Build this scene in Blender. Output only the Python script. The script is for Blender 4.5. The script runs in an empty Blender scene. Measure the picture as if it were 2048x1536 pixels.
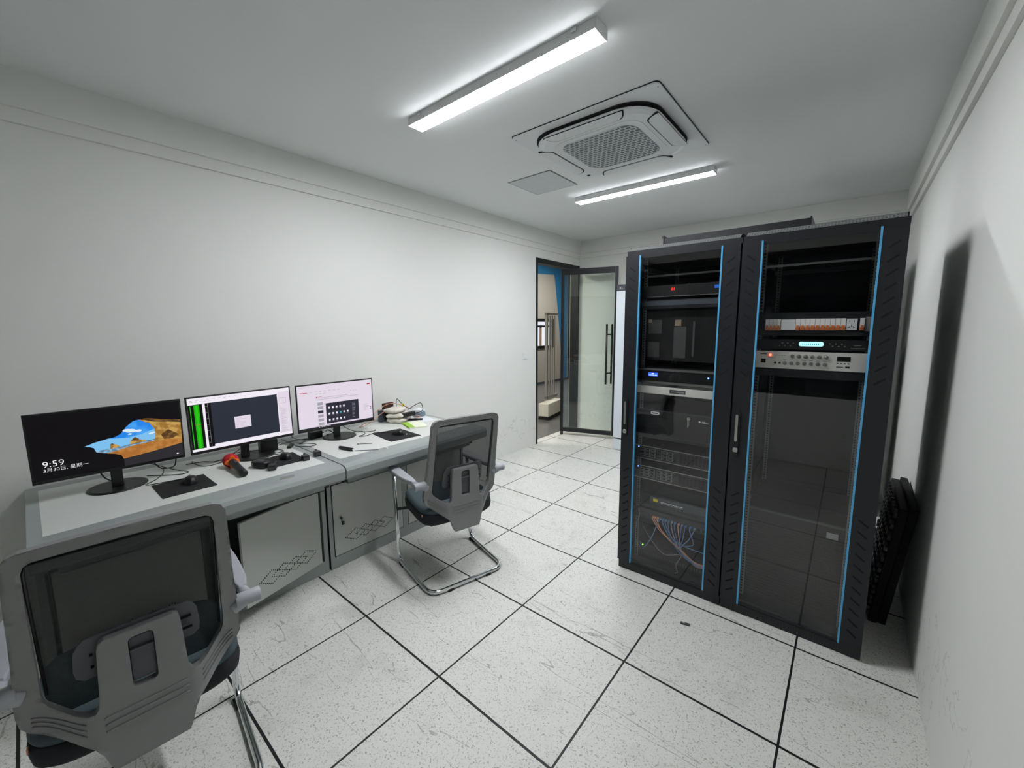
import bpy, bmesh, math, random, mathutils.geometry
from math import sin, cos, pi, radians
from mathutils import Vector, Matrix
random.seed(7)
S = bpy.context.scene
COL = S.collection

# ------------------------------------------------------------------ camera, world, exposure
F = 811.565; CX = 1021.4835; CY = 758.2693
yaw, pitch, roll = -0.6964, -0.1291, -0.0061
fw = Vector((sin(yaw)*cos(pitch), cos(yaw)*cos(pitch), sin(pitch)))
rt = Vector((cos(yaw), -sin(yaw), 0)); up = rt.cross(fw)
rt2 = rt*cos(roll) + up*sin(roll); up2 = -rt*sin(roll) + up*cos(roll)
cd = bpy.data.cameras.new('camera'); cam = bpy.data.objects.new('camera', cd); COL.objects.link(cam)
cd.sensor_width = 36; cd.lens = F/2048*36; cd.shift_x = -(CX-1024)/2048; cd.shift_y = (CY-768)/2048
cd.clip_start = 0.02
M = Matrix((rt2, up2, -fw)).transposed().to_4x4(); M.translation = Vector((2.4909, -1.0333, 1.5427))
cam.matrix_world = M
S.camera = cam
w = bpy.data.worlds.new('world'); S.world = w; w.use_nodes = True
w.node_tree.nodes['Background'].inputs[0].default_value = (0.5, 0.6, 0.8, 1)
w.node_tree.nodes['Background'].inputs[1].default_value = 0.004
S.view_settings.view_transform = 'Standard'; S.view_settings.look = 'None'
S.view_settings.gamma = 1; S.view_settings.use_curve_mapping = False
S.view_settings.exposure = 0.0
S.cycles.max_bounces = 9; S.cycles.diffuse_bounces = 6; S.cycles.transparent_max_bounces = 24
S.cycles.sample_clamp_indirect = 6; S.cycles.caustics_reflective = False
S.cycles.use_denoising = True
LAMP_EMIT = 111.0
CORRIDOR_W = 55.0

# ------------------------------------------------------------------ materials
def srgb(r, g, b):
    f = lambda c: (c/255/12.92) if c/255 <= .04045 else ((c/255+.055)/1.055)**2.4
    return (f(r), f(g), f(b), 1)
def nodes(name):
    m = bpy.data.materials.new(name); m.use_nodes = True
    nt = m.node_tree; return m, nt, nt.nodes['Principled BSDF']
def mat(name, col, rough=.5, metal=0, var=.06, scale=12, bump=0, bscale=200, coat=0, spec=.5):
    m, nt, p = nodes(name); c = srgb(*col)
    tc = nt.nodes.new('ShaderNodeTexCoord'); n = nt.nodes.new('ShaderNodeTexNoise')
    n.inputs['Scale'].default_value = scale; n.inputs['Detail'].default_value = 4
    nt.links.new(tc.outputs['Object'], n.inputs['Vector'])
    mx = nt.nodes.new('ShaderNodeMix'); mx.data_type = 'RGBA'
    mx.inputs['A'].default_value = [min(1, v*(1-var)) for v in c[:3]]+[1]
    mx.inputs['B'].default_value = [min(1, v*(1+var)) for v in c[:3]]+[1]
    nt.links.new(n.outputs['Fac'], mx.inputs['Factor']); nt.links.new(mx.outputs['Result'], p.inputs['Base Color'])
    p.inputs['Roughness'].default_value = rough; p.inputs['Metallic'].default_value = metal
    p.inputs['Specular IOR Level'].default_value = spec
    if coat: p.inputs['Coat Weight'].default_value = coat
    if bump:
        n2 = nt.nodes.new('ShaderNodeTexNoise'); n2.inputs['Scale'].default_value = bscale
        nt.links.new(tc.outputs['Object'], n2.inputs['Vector'])
        b = nt.nodes.new('ShaderNodeBump'); b.inputs['Strength'].default_value = bump; b.inputs['Distance'].default_value = .002
        nt.links.new(n2.outputs['Fac'], b.inputs['Height']); nt.links.new(b.outputs['Normal'], p.inputs['Normal'])
    return m
def emis(name, col, strength=1.0):
    m, nt, p = nodes(name); c = srgb(*col)
    p.inputs['Base Color'].default_value = (.004, .004, .004, 1); p.inputs['Roughness'].default_value = .5; p.inputs['Specular IOR Level'].default_value = .15
    p.inputs['Emission Color'].default_value = c; p.inputs['Emission Strength'].default_value = strength
    return m
def math_(nt, op, a, b=None, c=None):
    n = nt.nodes.new('ShaderNodeMath'); n.operation = op
    for i, v in enumerate((a, b, c)):
        if v is None: continue
        if isinstance(v, (int, float)): n.inputs[i].default_value = v
        else: nt.links.new(v, n.inputs[i])
    return n.outputs[0]
def glassmat(name, tint, rough=0.0, ior=1.5, boost=1.0):
    m = bpy.data.materials.new(name); m.use_nodes = True; nt = m.node_tree; nt.nodes.clear()
    out = nt.nodes.new('ShaderNodeOutputMaterial'); tr = nt.nodes.new('ShaderNodeBsdfTransparent'); gl = nt.nodes.new('ShaderNodeBsdfGlossy')
    tr.inputs[0].default_value = (*tint, 1); gl.inputs['Roughness'].default_value = rough; gl.inputs['Color'].default_value = (1, 1, 1, 1)
    lw = nt.nodes.new('ShaderNodeLayerWeight'); f0 = ((ior-1)/(ior+1))**2*boost
    f = math_(nt, 'POWER', lw.outputs['Facing'], 5.0); f = math_(nt, 'MULTIPLY_ADD', f, 1-f0, f0)
    mx = nt.nodes.new('ShaderNodeMixShader'); nt.links.new(f, mx.inputs[0]); nt.links.new(tr.outputs[0], mx.inputs[1]); nt.links.new(gl.outputs[0], mx.inputs[2])
    nt.links.new(mx.outputs[0], out.inputs[0]); return m

WALL = mat('wall_paint', (229, 230, 226), .75, var=.025, scale=1.7, bump=.08, bscale=90, spec=.25)
def wall_marks(m):
    nt = m.node_tree; p = nt.nodes['Principled BSDF']; src = p.inputs['Base Color'].links[0].from_socket
    tc = nt.nodes.new('ShaderNodeTexCoord')
    sx = nt.nodes.new('ShaderNodeSeparateXYZ'); nt.links.new(tc.outputs['Object'], sx.inputs[0])
    n = nt.nodes.new('ShaderNodeTexNoise'); n.inputs['Scale'].default_value = 6; n.inputs['Detail'].default_value = 5; n.inputs['Distortion'].default_value = .6
    nt.links.new(tc.outputs['Object'], n.inputs['Vector'])
    line = math_(nt, 'ABSOLUTE', math_(nt, 'SUBTRACT', n.outputs['Fac'], .5)); line = math_(nt, 'LESS_THAN', line, .006)
    n2 = nt.nodes.new('ShaderNodeTexNoise'); n2.inputs['Scale'].default_value = 2.3
    nt.links.new(tc.outputs['Object'], n2.inputs['Vector'])
    msk = math_(nt, 'GREATER_THAN', n2.outputs['Fac'], .56)
    low = math_(nt, 'LESS_THAN', sx.outputs[2], .45)
    f = math_(nt, 'MULTIPLY', math_(nt, 'MULTIPLY', line, msk), low); f = math_(nt, 'MULTIPLY', f, .30)
    mx = nt.nodes.new('ShaderNodeMix'); mx.data_type = 'RGBA'; nt.links.new(f, mx.inputs['Factor']); nt.links.new(src, mx.inputs['A'])
    mx.inputs['B'].default_value = srgb(120, 122, 118); nt.links.new(mx.outputs['Result'], p.inputs['Base Color'])
wall_marks(WALL)
CEIL = mat('ceiling_paint', (228, 231, 231), .85, var=.02, scale=1.2, spec=.2)
def floor_material():
    m, nt, p = nodes('antistatic_floor_tiles'); L = nt.links
    tc = nt.nodes.new('ShaderNodeTexCoord'); sx = nt.nodes.new('ShaderNodeSeparateXYZ'); L.new(tc.outputs['Object'], sx.inputs[0])
    def edge(s, wd):
        a = math_(nt, 'DIVIDE', s, .6); fr = math_(nt, 'FRACT', math_(nt, 'ADD', a, 20.5)); d = math_(nt, 'ABSOLUTE', math_(nt, 'SUBTRACT', fr, .5))
        return math_(nt, 'LESS_THAN', math_(nt, 'MULTIPLY', d, .6), wd)
    ln = math_(nt, 'MAXIMUM', edge(sx.outputs[0], .0042), edge(sx.outputs[1], .0052))
    # small curly dark flecks: broken contour lines of two noises
    def squig(scale, wd, mscale, thr, seed):
        mp = nt.nodes.new('ShaderNodeMapping'); mp.inputs['Location'].default_value = (seed, seed*1.7, 0); L.new(tc.outputs['Object'], mp.inputs[0])
        n = nt.nodes.new('ShaderNodeTexNoise'); n.inputs['Scale'].default_value = scale; n.inputs['Detail'].default_value = 1.5; n.inputs['Distortion'].default_value = .7
        L.new(mp.outputs[0], n.inputs['Vector'])
        a = math_(nt, 'LESS_THAN', math_(nt, 'ABSOLUTE', math_(nt, 'SUBTRACT', n.outputs['Fac'], .5)), wd)
        n2 = nt.nodes.new('ShaderNodeTexNoise'); n2.inputs['Scale'].default_value = mscale; n2.inputs['Detail'].default_value = 1
        L.new(mp.outputs[0], n2.inputs['Vector'])
        return math_(nt, 'MULTIPLY', a, math_(nt, 'GREATER_THAN', n2.outputs['Fac'], thr))
    fl = math_(nt, 'MAXIMUM', squig(46, .024, 120, .55, 3.1), squig(60, .022, 150, .57, 9.3))
    # long scratches and grime
    def streak(rot, sx_, sy_, wd, mscale, thr, seed):
        mp = nt.nodes.new('ShaderNodeMapping'); mp.inputs['Location'].default_value = (seed, seed*.7, 0); mp.inputs['Rotation'].default_value = (0, 0, rot); mp.inputs['Scale'].default_value = (sx_, sy_, 1); L.new(tc.outputs['Object'], mp.inputs[0])
        n = nt.nodes.new('ShaderNodeTexNoise'); n.inputs['Scale'].default_value = 1; n.inputs['Detail'].default_value = 3; n.inputs['Distortion'].default_value = .3; L.new(mp.outputs[0], n.inputs['Vector'])
        a = math_(nt, 'LESS_THAN', math_(nt, 'ABSOLUTE', math_(nt, 'SUBTRACT', n.outputs['Fac'], .5)), wd)
        n2 = nt.nodes.new('ShaderNodeTexNoise'); n2.inputs['Scale'].default_value = mscale; L.new(mp.outputs[0], n2.inputs['Vector'])
        n3 = nt.nodes.new('ShaderNodeTexNoise'); n3.inputs['Scale'].default_value = 70; L.new(tc.outputs['Object'], n3.inputs['Vector'])
        return math_(nt, 'MULTIPLY', math_(nt, 'MULTIPLY', a, math_(nt, 'GREATER_THAN', n2.outputs['Fac'], thr)), n3.outputs['Fac'])
    sc = math_(nt, 'MAXIMUM', streak(.5, .9, 6.5, .0040, 1.1, .575, 3.3), math_(nt, 'MAXIMUM', streak(-.75, 1.0, 7.0, .0040, 1.2, .59, 8.1), streak(1.9, 1.6, 8.0, .004, 1.0, .60, 14.7)))
    g = nt.nodes.new('ShaderNodeTexNoise'); g.inputs['Scale'].default_value = 3.2; g.inputs['Detail'].default_value = 8; g.inputs['Roughness'].default_value = .65; L.new(tc.outputs['Object'], g.inputs['Vector'])
    gr = nt.nodes.new('ShaderNodeMapRange'); gr.inputs['From Min'].default_value = .55; gr.inputs['From Max'].default_value = .8; gr.inputs['To Max'].default_value = .5; L.new(g.outputs['Fac'], gr.inputs[0])
    s = nt.nodes.new('ShaderNodeTexNoise'); s.inputs['Scale'].default_value = 14; s.inputs['Detail'].default_value = 6; s.inputs['Roughness'].default_value = .75; L.new(tc.outputs['Object'], s.inputs['Vector'])
    sr = nt.nodes.new('ShaderNodeMapRange'); sr.inputs['From Min'].default_value = .66; sr.inputs['From Max'].default_value = .74; sr.inputs['To Max'].default_value = .55; L.new(s.outputs['Fac'], sr.inputs[0])
    def mix(f, a, b):
        mx = nt.nodes.new('ShaderNodeMix'); mx.data_type = 'RGBA'
        L.new(f, mx.inputs['Factor'])
        for k, v in (('A', a), ('B', b)):
            if isinstance(v, tuple): mx.inputs[k].default_value = v
            else: L.new(v, mx.inputs[k])
        return mx.outputs['Result']
    c = mix(gr.outputs[0], srgb(221, 221, 216), srgb(168, 167, 160))
    c = mix(sr.outputs[0], c, srgb(110, 108, 102))
    c = mix(math_(nt, 'MULTIPLY', fl, .5), c, srgb(70, 68, 64))
    c = mix(math_(nt, 'MULTIPLY', sc, .8), c, srgb(80, 78, 72))
    c = mix(ln, c, srgb(20, 21, 24))
    L.new(c, p.inputs['Base Color'])
    rr = nt.nodes.new('ShaderNodeMapRange'); rr.inputs['To Min'].default_value = .38; rr.inputs['To Max'].default_value = .55; L.new(g.outputs['Fac'], rr.inputs[0])
    L.new(rr.outputs[0], p.inputs['Roughness']); p.inputs['Specular IOR Level'].default_value = .35
    return m
FLOOR = floor_material()
GREYMET = mat('grey_desk_enamel', (146, 153, 151), .30, var=.02, scale=6, bump=.015, bscale=500)
PANELMET = mat('pale_grey_door_enamel', (178, 181, 176), .45, var=.03, scale=8)
INLAY = mat('off_white_laminate', (208, 210, 206), .5, var=.04, scale=7)
GAP = mat('black_gap', (9, 9, 10), .8, var=.2)
BLACKMET = mat('black_powder_coat', (15, 19, 25), .45, var=.15, scale=60, bump=.1, bscale=900)
SLOT = mat('vent_slot_dark', (3, 3, 4), .9, var=.2)
BLACKPL = mat('black_plastic', (14, 14, 16), .42, var=.15, scale=40, bump=.05, bscale=700)
RUBBER = mat('black_rubber', (17, 17, 18), .8, var=.15, scale=40)
PADCLOTH = mat('mouse_mat_cloth', (18, 18, 21), .9, var=.2, scale=300)
BLUE = mat('blue_edge_strip', (84, 165, 212), .4, var=.05)
CHROME = mat('chrome', (225, 228, 230), .08, 1, var=.03)
STEEL = mat('brushed_steel', (176, 177, 174), .32, 1, var=.08, scale=60)
SILVER = mat('silver_faceplate', (226, 226, 219), .45, .1, var=.04, scale=60)
CHAIRPL = mat('grey_chair_plastic', (126, 126, 127), .5, var=.04, scale=20, bump=.05, bscale=600)
ARMPL = mat('light_grey_arm_plastic', (158, 160, 166), .45, var=.03, scale=20)
LUMB = mat('dark_grey_lumbar_plastic', (78, 79, 84), .5, var=.05)
SEAT = mat('dark_teal_seat_fabric', (62, 76, 81), .95, var=.12, scale=250, bump=.25, bscale=900)
SEATB = mat('black_seat_side_fabric', (22, 26, 30), .9, var=.15, scale=200, bump=.2, bscale=900)
ORANGE = mat('orange_plastic', (255, 116, 32), .5)
REDFOAM = mat('red_foam', (190, 32, 46), .95, var=.12, scale=200, bump=.4, bscale=600)
WHITEPL = mat('white_plastic', (228, 230, 230), .4, var=.02)
ACWHITE = mat('ac_white_plastic', (219, 222, 224), .45, var=.02)
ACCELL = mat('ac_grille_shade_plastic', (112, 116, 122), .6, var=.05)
WCAB = mat('white_cabinet_enamel', (212, 220, 228), .4, var=.02)
DKHEAD = mat('dark_grey_header', (62, 68, 76), .5)
GALV = mat('galvanised_rail', (128, 132, 132), .35, .8, var=.15, scale=80)
CLOTHW = mat('off_white_cloth', (214, 210, 200), .9, var=.12, scale=60, bump=.35, bscale=160)
BROWN = mat('dark_brown_card', (66, 46, 40), .8, var=.1)
YELLOW = mat('yellow_sticker', (222, 206, 52), .5)
LIME = mat('lime_green_card', (150, 196, 62), .6)
PAPER = mat('cream_paper', (232, 236, 214), .8, var=.03)
WPAPER = mat('white_paper', (230, 234, 238), .8, var=.02)
BLUEGREY = mat('blue_grey_print', (112, 132, 150), .6)
OCABLE = mat('orange_cable', (208, 148, 118), .5)
BCABLE = mat('blue_patch_cable', (96, 128, 178), .5)
GCABLE = mat('grey_cable', (150, 150, 150), .5)
TEAL = mat('blue_wall_paint', (38, 108, 152), .6, var=.05, scale=3)
BEIGE = mat('beige_corridor_paint', (160, 157, 148), .8, var=.04, scale=2)
CORRFLOOR = mat('corridor_grey_tiles', (104, 104, 104), .25, var=.12, scale=4)
BARS = mat('grey_bar_enamel', (138, 138, 134), .45, var=.06)
TAN = mat('tan_frame', (150, 122, 100), .6)
LETTER = emis('screen_white_letters', (255, 255, 255), 1.0)
PRINTW = mat('white_print', (236, 237, 236), .5, var=.02)
PRINTD = mat('dark_print', (40, 42, 46), .5)
PRINTO = mat('orange_toggle', (214, 120, 62), .5)
RACKGLASS = glassmat('tinted_rack_glass', (.955, .955, .955), 0.0, 1.5, 1.0)
DOORGLASS = glassmat('clear_door_glass', (.93, .965, .945), 0.0, 1.5, 1.0)
WINGLASS = glassmat('window_glass', (.95, .97, .97), 0.0, 1.5, 1.0)
def mesh_fabric():
    m = bpy.data.materials.new('black_chair_mesh'); m.use_nodes = True; nt = m.node_tree
    p = nt.nodes['Principled BSDF']; p.inputs['Base Color'].default_value = srgb(30, 32, 34); p.inputs['Roughness'].default_value = .8
    out = nt.nodes['Material Output']; tr = nt.nodes.new('ShaderNodeBsdfTransparent'); mx = nt.nodes.new('ShaderNodeMixShader')
    tc = nt.nodes.new('ShaderNodeTexCoord'); wv = nt.nodes.new('ShaderNodeTexWave'); wv.bands_direction = 'Z'
    wv.inputs['Scale'].default_value = 95; wv.inputs['Distortion'].default_value = 1.6; wv.inputs['Detail'].default_value = 1; nt.links.new(tc.outputs['Object'], wv.inputs['Vector'])
    r = nt.nodes.new('ShaderNodeMapRange'); r.inputs['To Min'].default_value = .76; r.inputs['To Max'].default_value = .97; nt.links.new(wv.outputs['Fac'], r.inputs[0])
    nt.links.new(r.outputs[0], mx.inputs[0]); nt.links.new(tr.outputs[0], mx.inputs[1]); nt.links.new(p.outputs[0], mx.inputs[2]); nt.links.new(mx.outputs[0], out.inputs[0])
    return m
MESHF = mesh_fabric()
def perforated(name, base, hole, sc, thr=.30):
    m, nt, p = nodes(name); tc = nt.nodes.new('ShaderNodeTexCoord'); v = nt.nodes.new('ShaderNodeTexVoronoi'); v.inputs['Randomness'].default_value = 0
    v.inputs['Scale'].default_value = sc; nt.links.new(tc.outputs['Object'], v.inputs['Vector'])
    f = math_(nt, 'LESS_THAN', v.outputs['Distance'], thr); mx = nt.nodes.new('ShaderNodeMix'); mx.data_type = 'RGBA'
    nt.links.new(f, mx.inputs['Factor']); mx.inputs['A'].default_value = srgb(*base); mx.inputs['B'].default_value = srgb(*hole)
    nt.links.new(mx.outputs['Result'], p.inputs['Base Color']); p.inputs['Roughness'].default_value = .5; return m
PERF = perforated('perforated_black_sheet', (26, 30, 35), (4, 4, 5), 95)
PERFG = perforated('perforated_grey_sheet', (112, 114, 113), (28, 30, 32), 85)

# ------------------------------------------------------------------ mesh builder
class MB:
    def __init__(s): s.bm = bmesh.new(); s.mats = []; s.cur = 0
    def m(s, material):
        if material not in s.mats: s.mats.append(material)
        s.cur = s.mats.index(material); return s
    def face(s, vs):
        try: f = s.bm.faces.new(vs); f.material_index = s.cur; return f
        except ValueError: return None
    def box(s, x0, y0, z0, x1, y1, z1, T=None):
        P = [Vector(p) for p in ((x0,y0,z0),(x1,y0,z0),(x1,y1,z0),(x0,y1,z0),(x0,y0,z1),(x1,y0,z1),(x1,y1,z1),(x0,y1,z1))]
        if T: P = [T @ p for p in P]
        v = [s.bm.verts.new(p) for p in P]
        for q in ((3,2,1,0),(4,5,6,7),(0,1,5,4),(1,2,6,5),(2,3,7,6),(3,0,4,7)): s.face([v[i] for i in q])
        return s
    def prism(s, poly, axis, a, b, T=None):
        # poly: 2D points counter-clockwise; axis 'x','y','z' is the extrusion direction
        def P(p, t):
            v = {'z': (p[0], p[1], t), 'y': (p[0], t, p[1]), 'x': (t, p[0], p[1])}[axis]
            v = Vector(v); return T @ v if T else v
        A = [s.bm.verts.new(P(p, a)) for p in poly]; B = [s.bm.verts.new(P(p, b)) for p in poly]; n = len(poly)
        s.face(A[::-1]); s.face(B)
        for i in range(n): s.face([A[i], A[(i+1) % n], B[(i+1) % n], B[i]])
        return s
    def tube(s, pts, r, seg=10, cap=True, closed=False):
        pts = [Vector(p) for p in pts]; n = len(pts); rings = []
        rr = r if isinstance(r, (list, tuple)) else [r]*n
        t0 = (pts[1]-pts[0]).normalized(); u = t0.orthogonal().normalized()
        for i, p in enumerate(pts):
            if closed: t = (pts[(i+1) % n]-pts[i-1]).normalized()
            else: t = (pts[min(i+1, n-1)]-pts[max(i-1, 0)]).normalized()
            u = (u - t*u.dot(t)).normalized(); v = t.cross(u)
            rings.append([s.bm.verts.new(p+(u*cos(2*pi*k/seg)+v*sin(2*pi*k/seg))*rr[i]) for k in range(seg)])
        for i in range(n-1 if not closed else n):
            a, b = rings[i], rings[(i+1) % n]
            for k in range(seg):
                f = s.face([a[k], a[(k+1) % seg], b[(k+1) % seg], b[k]])
                if f: f.smooth = True
        if cap and not closed: s.face(rings[0][::-1]); s.face(rings[-1])
        return s
    def cyl(s, p0, p1, r, seg=20, r1=None): return s.tube([p0, p1], [r, r if r1 is None else r1], seg)
    def lathe(s, prof, seg=28, T=None):
        rings = []
        for (r, z) in prof:
            rings.append([s.bm.verts.new((T @ Vector((r*cos(2*pi*k/seg), r*sin(2*pi*k/seg), z))) if T else (r*cos(2*pi*k/seg), r*sin(2*pi*k/seg), z)) for k in range(seg)])
        for a, b in zip(rings, rings[1:]):
            for k in range(seg):
                f = s.face([a[k], a[(k+1) % seg], b[(k+1) % seg], b[k]])
                if f: f.smooth = True
        s.face(rings[0][::-1]); s.face(rings[-1]); return s
    def grid(s, fn, nu, nv):
        V = [[s.bm.verts.new(fn(i/nu, j/nv)) for j in range(nv+1)] for i in range(nu+1)]
        for i in range(nu):
            for j in range(nv):
                f = s.face([V[i][j], V[i+1][j], V[i+1][j+1], V[i][j+1]])
                if f: f.smooth = True
        return s
    def build(s, name, parent=None, loc=(0,0,0), rot=(0,0,0), bevel=0, seg=2, smooth=False, matrix=None):
        bmesh.ops.recalc_face_normals(s.bm, faces=s.bm.faces)
        me = bpy.data.meshes.new(name); s.bm.to_mesh(me); s.bm.free()
        for mt in s.mats: me.materials.append(mt)
        if smooth:
            for p in me.polygons: p.use_smooth = True
        o = bpy.data.objects.new(name, me); COL.objects.link(o)
        if matrix: o.matrix_local = matrix
        else: o.location = loc; o.rotation_euler = rot
        if parent: o.parent = parent
        if bevel:
            b = o.modifiers.new('bevel', 'BEVEL'); b.width = bevel; b.segments = seg; b.limit_method = 'ANGLE'; b.angle_limit = radians(40); b.harden_normals = False
        return o
def tag(o, label, cat, group=None):
    o['label'] = label; o['category'] = cat
    if group: o['group'] = group
    return o
def thing(name, label, cat, loc=(0,0,0), rz=0, group=None):
    o = bpy.data.objects.new(name, None); COL.objects.link(o); o.location = loc; o.rotation_euler = (0, 0, rz); o.empty_display_size = .05
    return tag(o, label, cat, group)
def struct(o): o['kind'] = 'structure'; return o
def dup(root, loc=None, rz=None, label=None):
    def rec(o, par):
        c = o.copy(); COL.objects.link(c); c.parent = par
        for ch in [k for k in bpy.data.objects if k.parent == o]: rec(ch, c)
        return c
    r = rec(root, None)
    if loc is not None: r.location = loc
    if rz is not None: r.rotation_euler = (0, 0, rz)
    if label: r['label'] = label
    return r
def text(name, body, size, material, parent, matrix, ext=.0004, align='LEFT', name_label=None):
    c = bpy.data.curves.new(name, 'FONT'); c.body = body; c.size = size; c.extrude = ext; c.offset = -size*.012; c.align_x = align; c.resolution_u = 3
    o = bpy.data.objects.new(name, c); COL.objects.link(o)
    dg = bpy.context.evaluated_depsgraph_get(); me = bpy.data.meshes.new_from_object(o.evaluated_get(dg))
    bpy.data.objects.remove(o); me.materials.clear(); me.materials.append(material)
    t = bpy.data.objects.new(name, me); COL.objects.link(t); t.parent = parent; t.matrix_local = matrix
    if name_label: t['label'] = name_label
    return t
def rrect(w_, h_, r, n=5, cx=0, cy=0):
    pts = []
    for (sx, sy, a0) in ((1,-1,-90),(1,1,0),(-1,1,90),(-1,-1,180)):
        for k in range(n+1):
            a = radians(a0+90*k/n); pts.append((cx+sx*(w_/2-r)+r*cos(a), cy+sy*(h_/2-r)+r*sin(a)))
    return pts
def smooth_path(pts, n=8, closed=False):
    P = [Vector(p) for p in pts]; out = []
    for i in range(len(P)-1):
        p0 = P[max(i-1, 0)]; p1 = P[i]; p2 = P[i+1]; p3 = P[min(i+2, len(P)-1)]
        for k in range(n):
            t = k/n; out.append(.5*((2*p1)+(p2-p0)*t+(2*p0-5*p1+4*p2-p3)*t*t+(3*p1-p0-3*p2+p3)*t**3))
    out.append(P[-1]); return out
def fillet(pts, r, n=6):
    P = [Vector(p) for p in pts]; out = [P[0]]
    for i in range(1, len(P)-1):
        a = (P[i-1]-P[i]); b = (P[i+1]-P[i]); ra = min(r, a.length*.49, b.length*.49)
        A = P[i]+a.normalized()*ra; B = P[i]+b.normalized()*ra
        for k in range(n+1):
            t = k/n; out.append(A*(1-t)**2+P[i]*2*t*(1-t)+B*t*t)
    out.append(P[-1]); return out

# ------------------------------------------------------------------ room shell
XL, XR, YB, YF, H = -.595, 2.8214, -1.86, 4.222, 2.735
DY0, DY1, DH = 3.195, 4.185, 2.365
b = MB().m(FLOOR); b.box(XL-.12, YB-.1, -.05, XR+.1, YF+.1, 0); struct(b.build('floor'))
b = MB().m(CEIL); b.box(XL-.1, YB-.1, H, XR+.1, YF+.1, H+.08); struct(b.build('ceiling'))
b = MB().m(WALL); b.box(XL-.12, YB-.1, 0, XL, DY0, H); b.box(XL-.12, DY1, 0, XL, YF+.1, H); b.box(XL-.12, DY0, DH, XL, DY1, H); struct(b.build('wall_left'))
b = MB().m(WALL); b.box(XR, YB-.1, 0, XR+.1, YF+.1, H); struct(b.build('wall_right'))
b = MB().m(WALL); b.box(XL, YF, 0, XR, YF+.1, H); struct(b.build('wall_far'))
WZ0, WZ1 = .76, 2.35
b = MB().m(WALL); b.box(XL, YB-.1, 0, XR, YB, WZ0); b.box(XL, YB-.1, WZ1, XR, YB, H); b.box(XL, YB-.1, WZ0, -.2, YB, WZ1); struct(b.build('wall_back'))
wf = MB().m(BLACKMET)
for x in (-.2, .8, 1.8, XR-.04): wf.box(x, YB-.07, WZ0, x+.04, YB-.02, WZ1)
wf.box(-.2, YB-.07, WZ0, XR, YB-.02, WZ0+.04); wf.box(-.2, YB-.07, WZ1-.04, XR, YB-.02, WZ1)
win = struct(wf.build('window_1'))
g = MB().m(WINGLASS); g.box(-.16, YB-.048, WZ0+.04, XR, YB-.044, WZ1-.04); g.build('pane', win)
# stepped cornice under the ceiling, one run per wall
def corn(n, x0, y0, x1, y1, nx, ny, za=2.565, zb=2.500):
    b = MB().m(WALL)
    for (p, z0, z1) in ((.036, za, H-.0005), (.018, zb, za)):
        b.box(min(x0, x1+nx*p), min(y0, y1+ny*p), z0, max(x1, x0+nx*p), max(y1, y0+ny*p), z1)
    struct(b.build('trim_%d' % n))
corn(1, XL, YB, XL, YF, 1, 0); corn(2, XR, YB, XR, YF, -1, 0, 2.535, 2.470); corn(3, XL, YF, XR, YF, 0, -1)

# ------------------------------------------------------------------ ceiling lamps
DIFF = emis('lamp_diffuser', (250, 251, 255), LAMP_EMIT)
def ceiling_lamp(cx, cy, label):
    t = thing('ceiling_lamp', label, 'ceiling light', (cx, cy, H), 0, 'batten lamps on the ceiling')
    b = MB().m(WHITEPL); b.box(-.594, -.0472, -.0438, .594, .0472, -.0005); b.build('housing', t, bevel=.002)
    for a, c in ((-.600, -.594), (.594, .600)):
        b = MB().m(WHITEPL); b.box(a, -.048, -.0455, c, .048, -.0005); b.build('end_cap', t, bevel=.001)
    b = MB().m(DIFF); b.box(-.594, -.0465, -.045, .594, .0465, -.0439); b.build('diffuser', t)
    for x in (-.5, .5):
        b = MB().m(CHROME); b.box(x-.012, -.052, -.018, x+.012, .052, -.0004); b.build('mounting_clip', t)
    return t
ceiling_lamp(1.038, .565, 'long white batten ceiling lamp nearer the camera, over the desks side of the air conditioner')
ceiling_lamp(1.003, 2.465, 'long white batten ceiling lamp at the far end, between air conditioner and glass door')

# ------------------------------------------------------------------ ceiling air conditioner
ac = thing('ceiling_air_conditioner', 'white square cassette air conditioner set into the ceiling', 'air conditioner', (1.2, 1.555, H))
b = MB().m(GAP); b.prism(rrect(.9445, .9445, .03), 'z', -.005, -.0004); b.m(ACWHITE); b.prism(rrect(.94, .94, .03), 'z', -.012, -.005); b.build('trim_plate', ac)
b = MB().m(SLOT); b.prism(rrect(.80, .80, .19, 10, 0, -.01), 'z', -.020, -.0122); b.build('air_gap', ac)
b = MB().m(ACWHITE)
def ring(bm_, pr):
    prev = None
    for (w_, r, z) in pr:
        vs = [bm_.bm.verts.new((x, y, z)) for x, y in rrect(w_, w_, r, 10, 0, -.01)]
        if prev:
            for i in range(len(vs)):
                f = bm_.face([prev[i], prev[(i+1) % len(vs)], vs[(i+1) % len(vs)], vs[i]])
        else: bm_.face(vs)
        prev = vs
    bm_.face(prev[::-1])
ring(b, [(.755, .19, -.020), (.79, .20, -.032), (.78, .195, -.044), (.73, .18, -.052)]); b.build('fascia', ac)
b = MB()
b.m(ACWHITE); b.prism(rrect(.58, .58, .10, 8, 0, -.01), 'z', -.0545, -.052)
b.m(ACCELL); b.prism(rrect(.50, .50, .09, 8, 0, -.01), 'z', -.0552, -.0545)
b.m(ACWHITE)
nr = 17; st = .50/nr
def inr(x, y, hw=.245, r=.085):
    ax, ay = abs(x), abs(y)
    if ax > hw or ay > hw: return False
    return not (ax > hw-r and ay > hw-r and math.hypot(ax-hw+r, ay-hw+r) > r)
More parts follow.
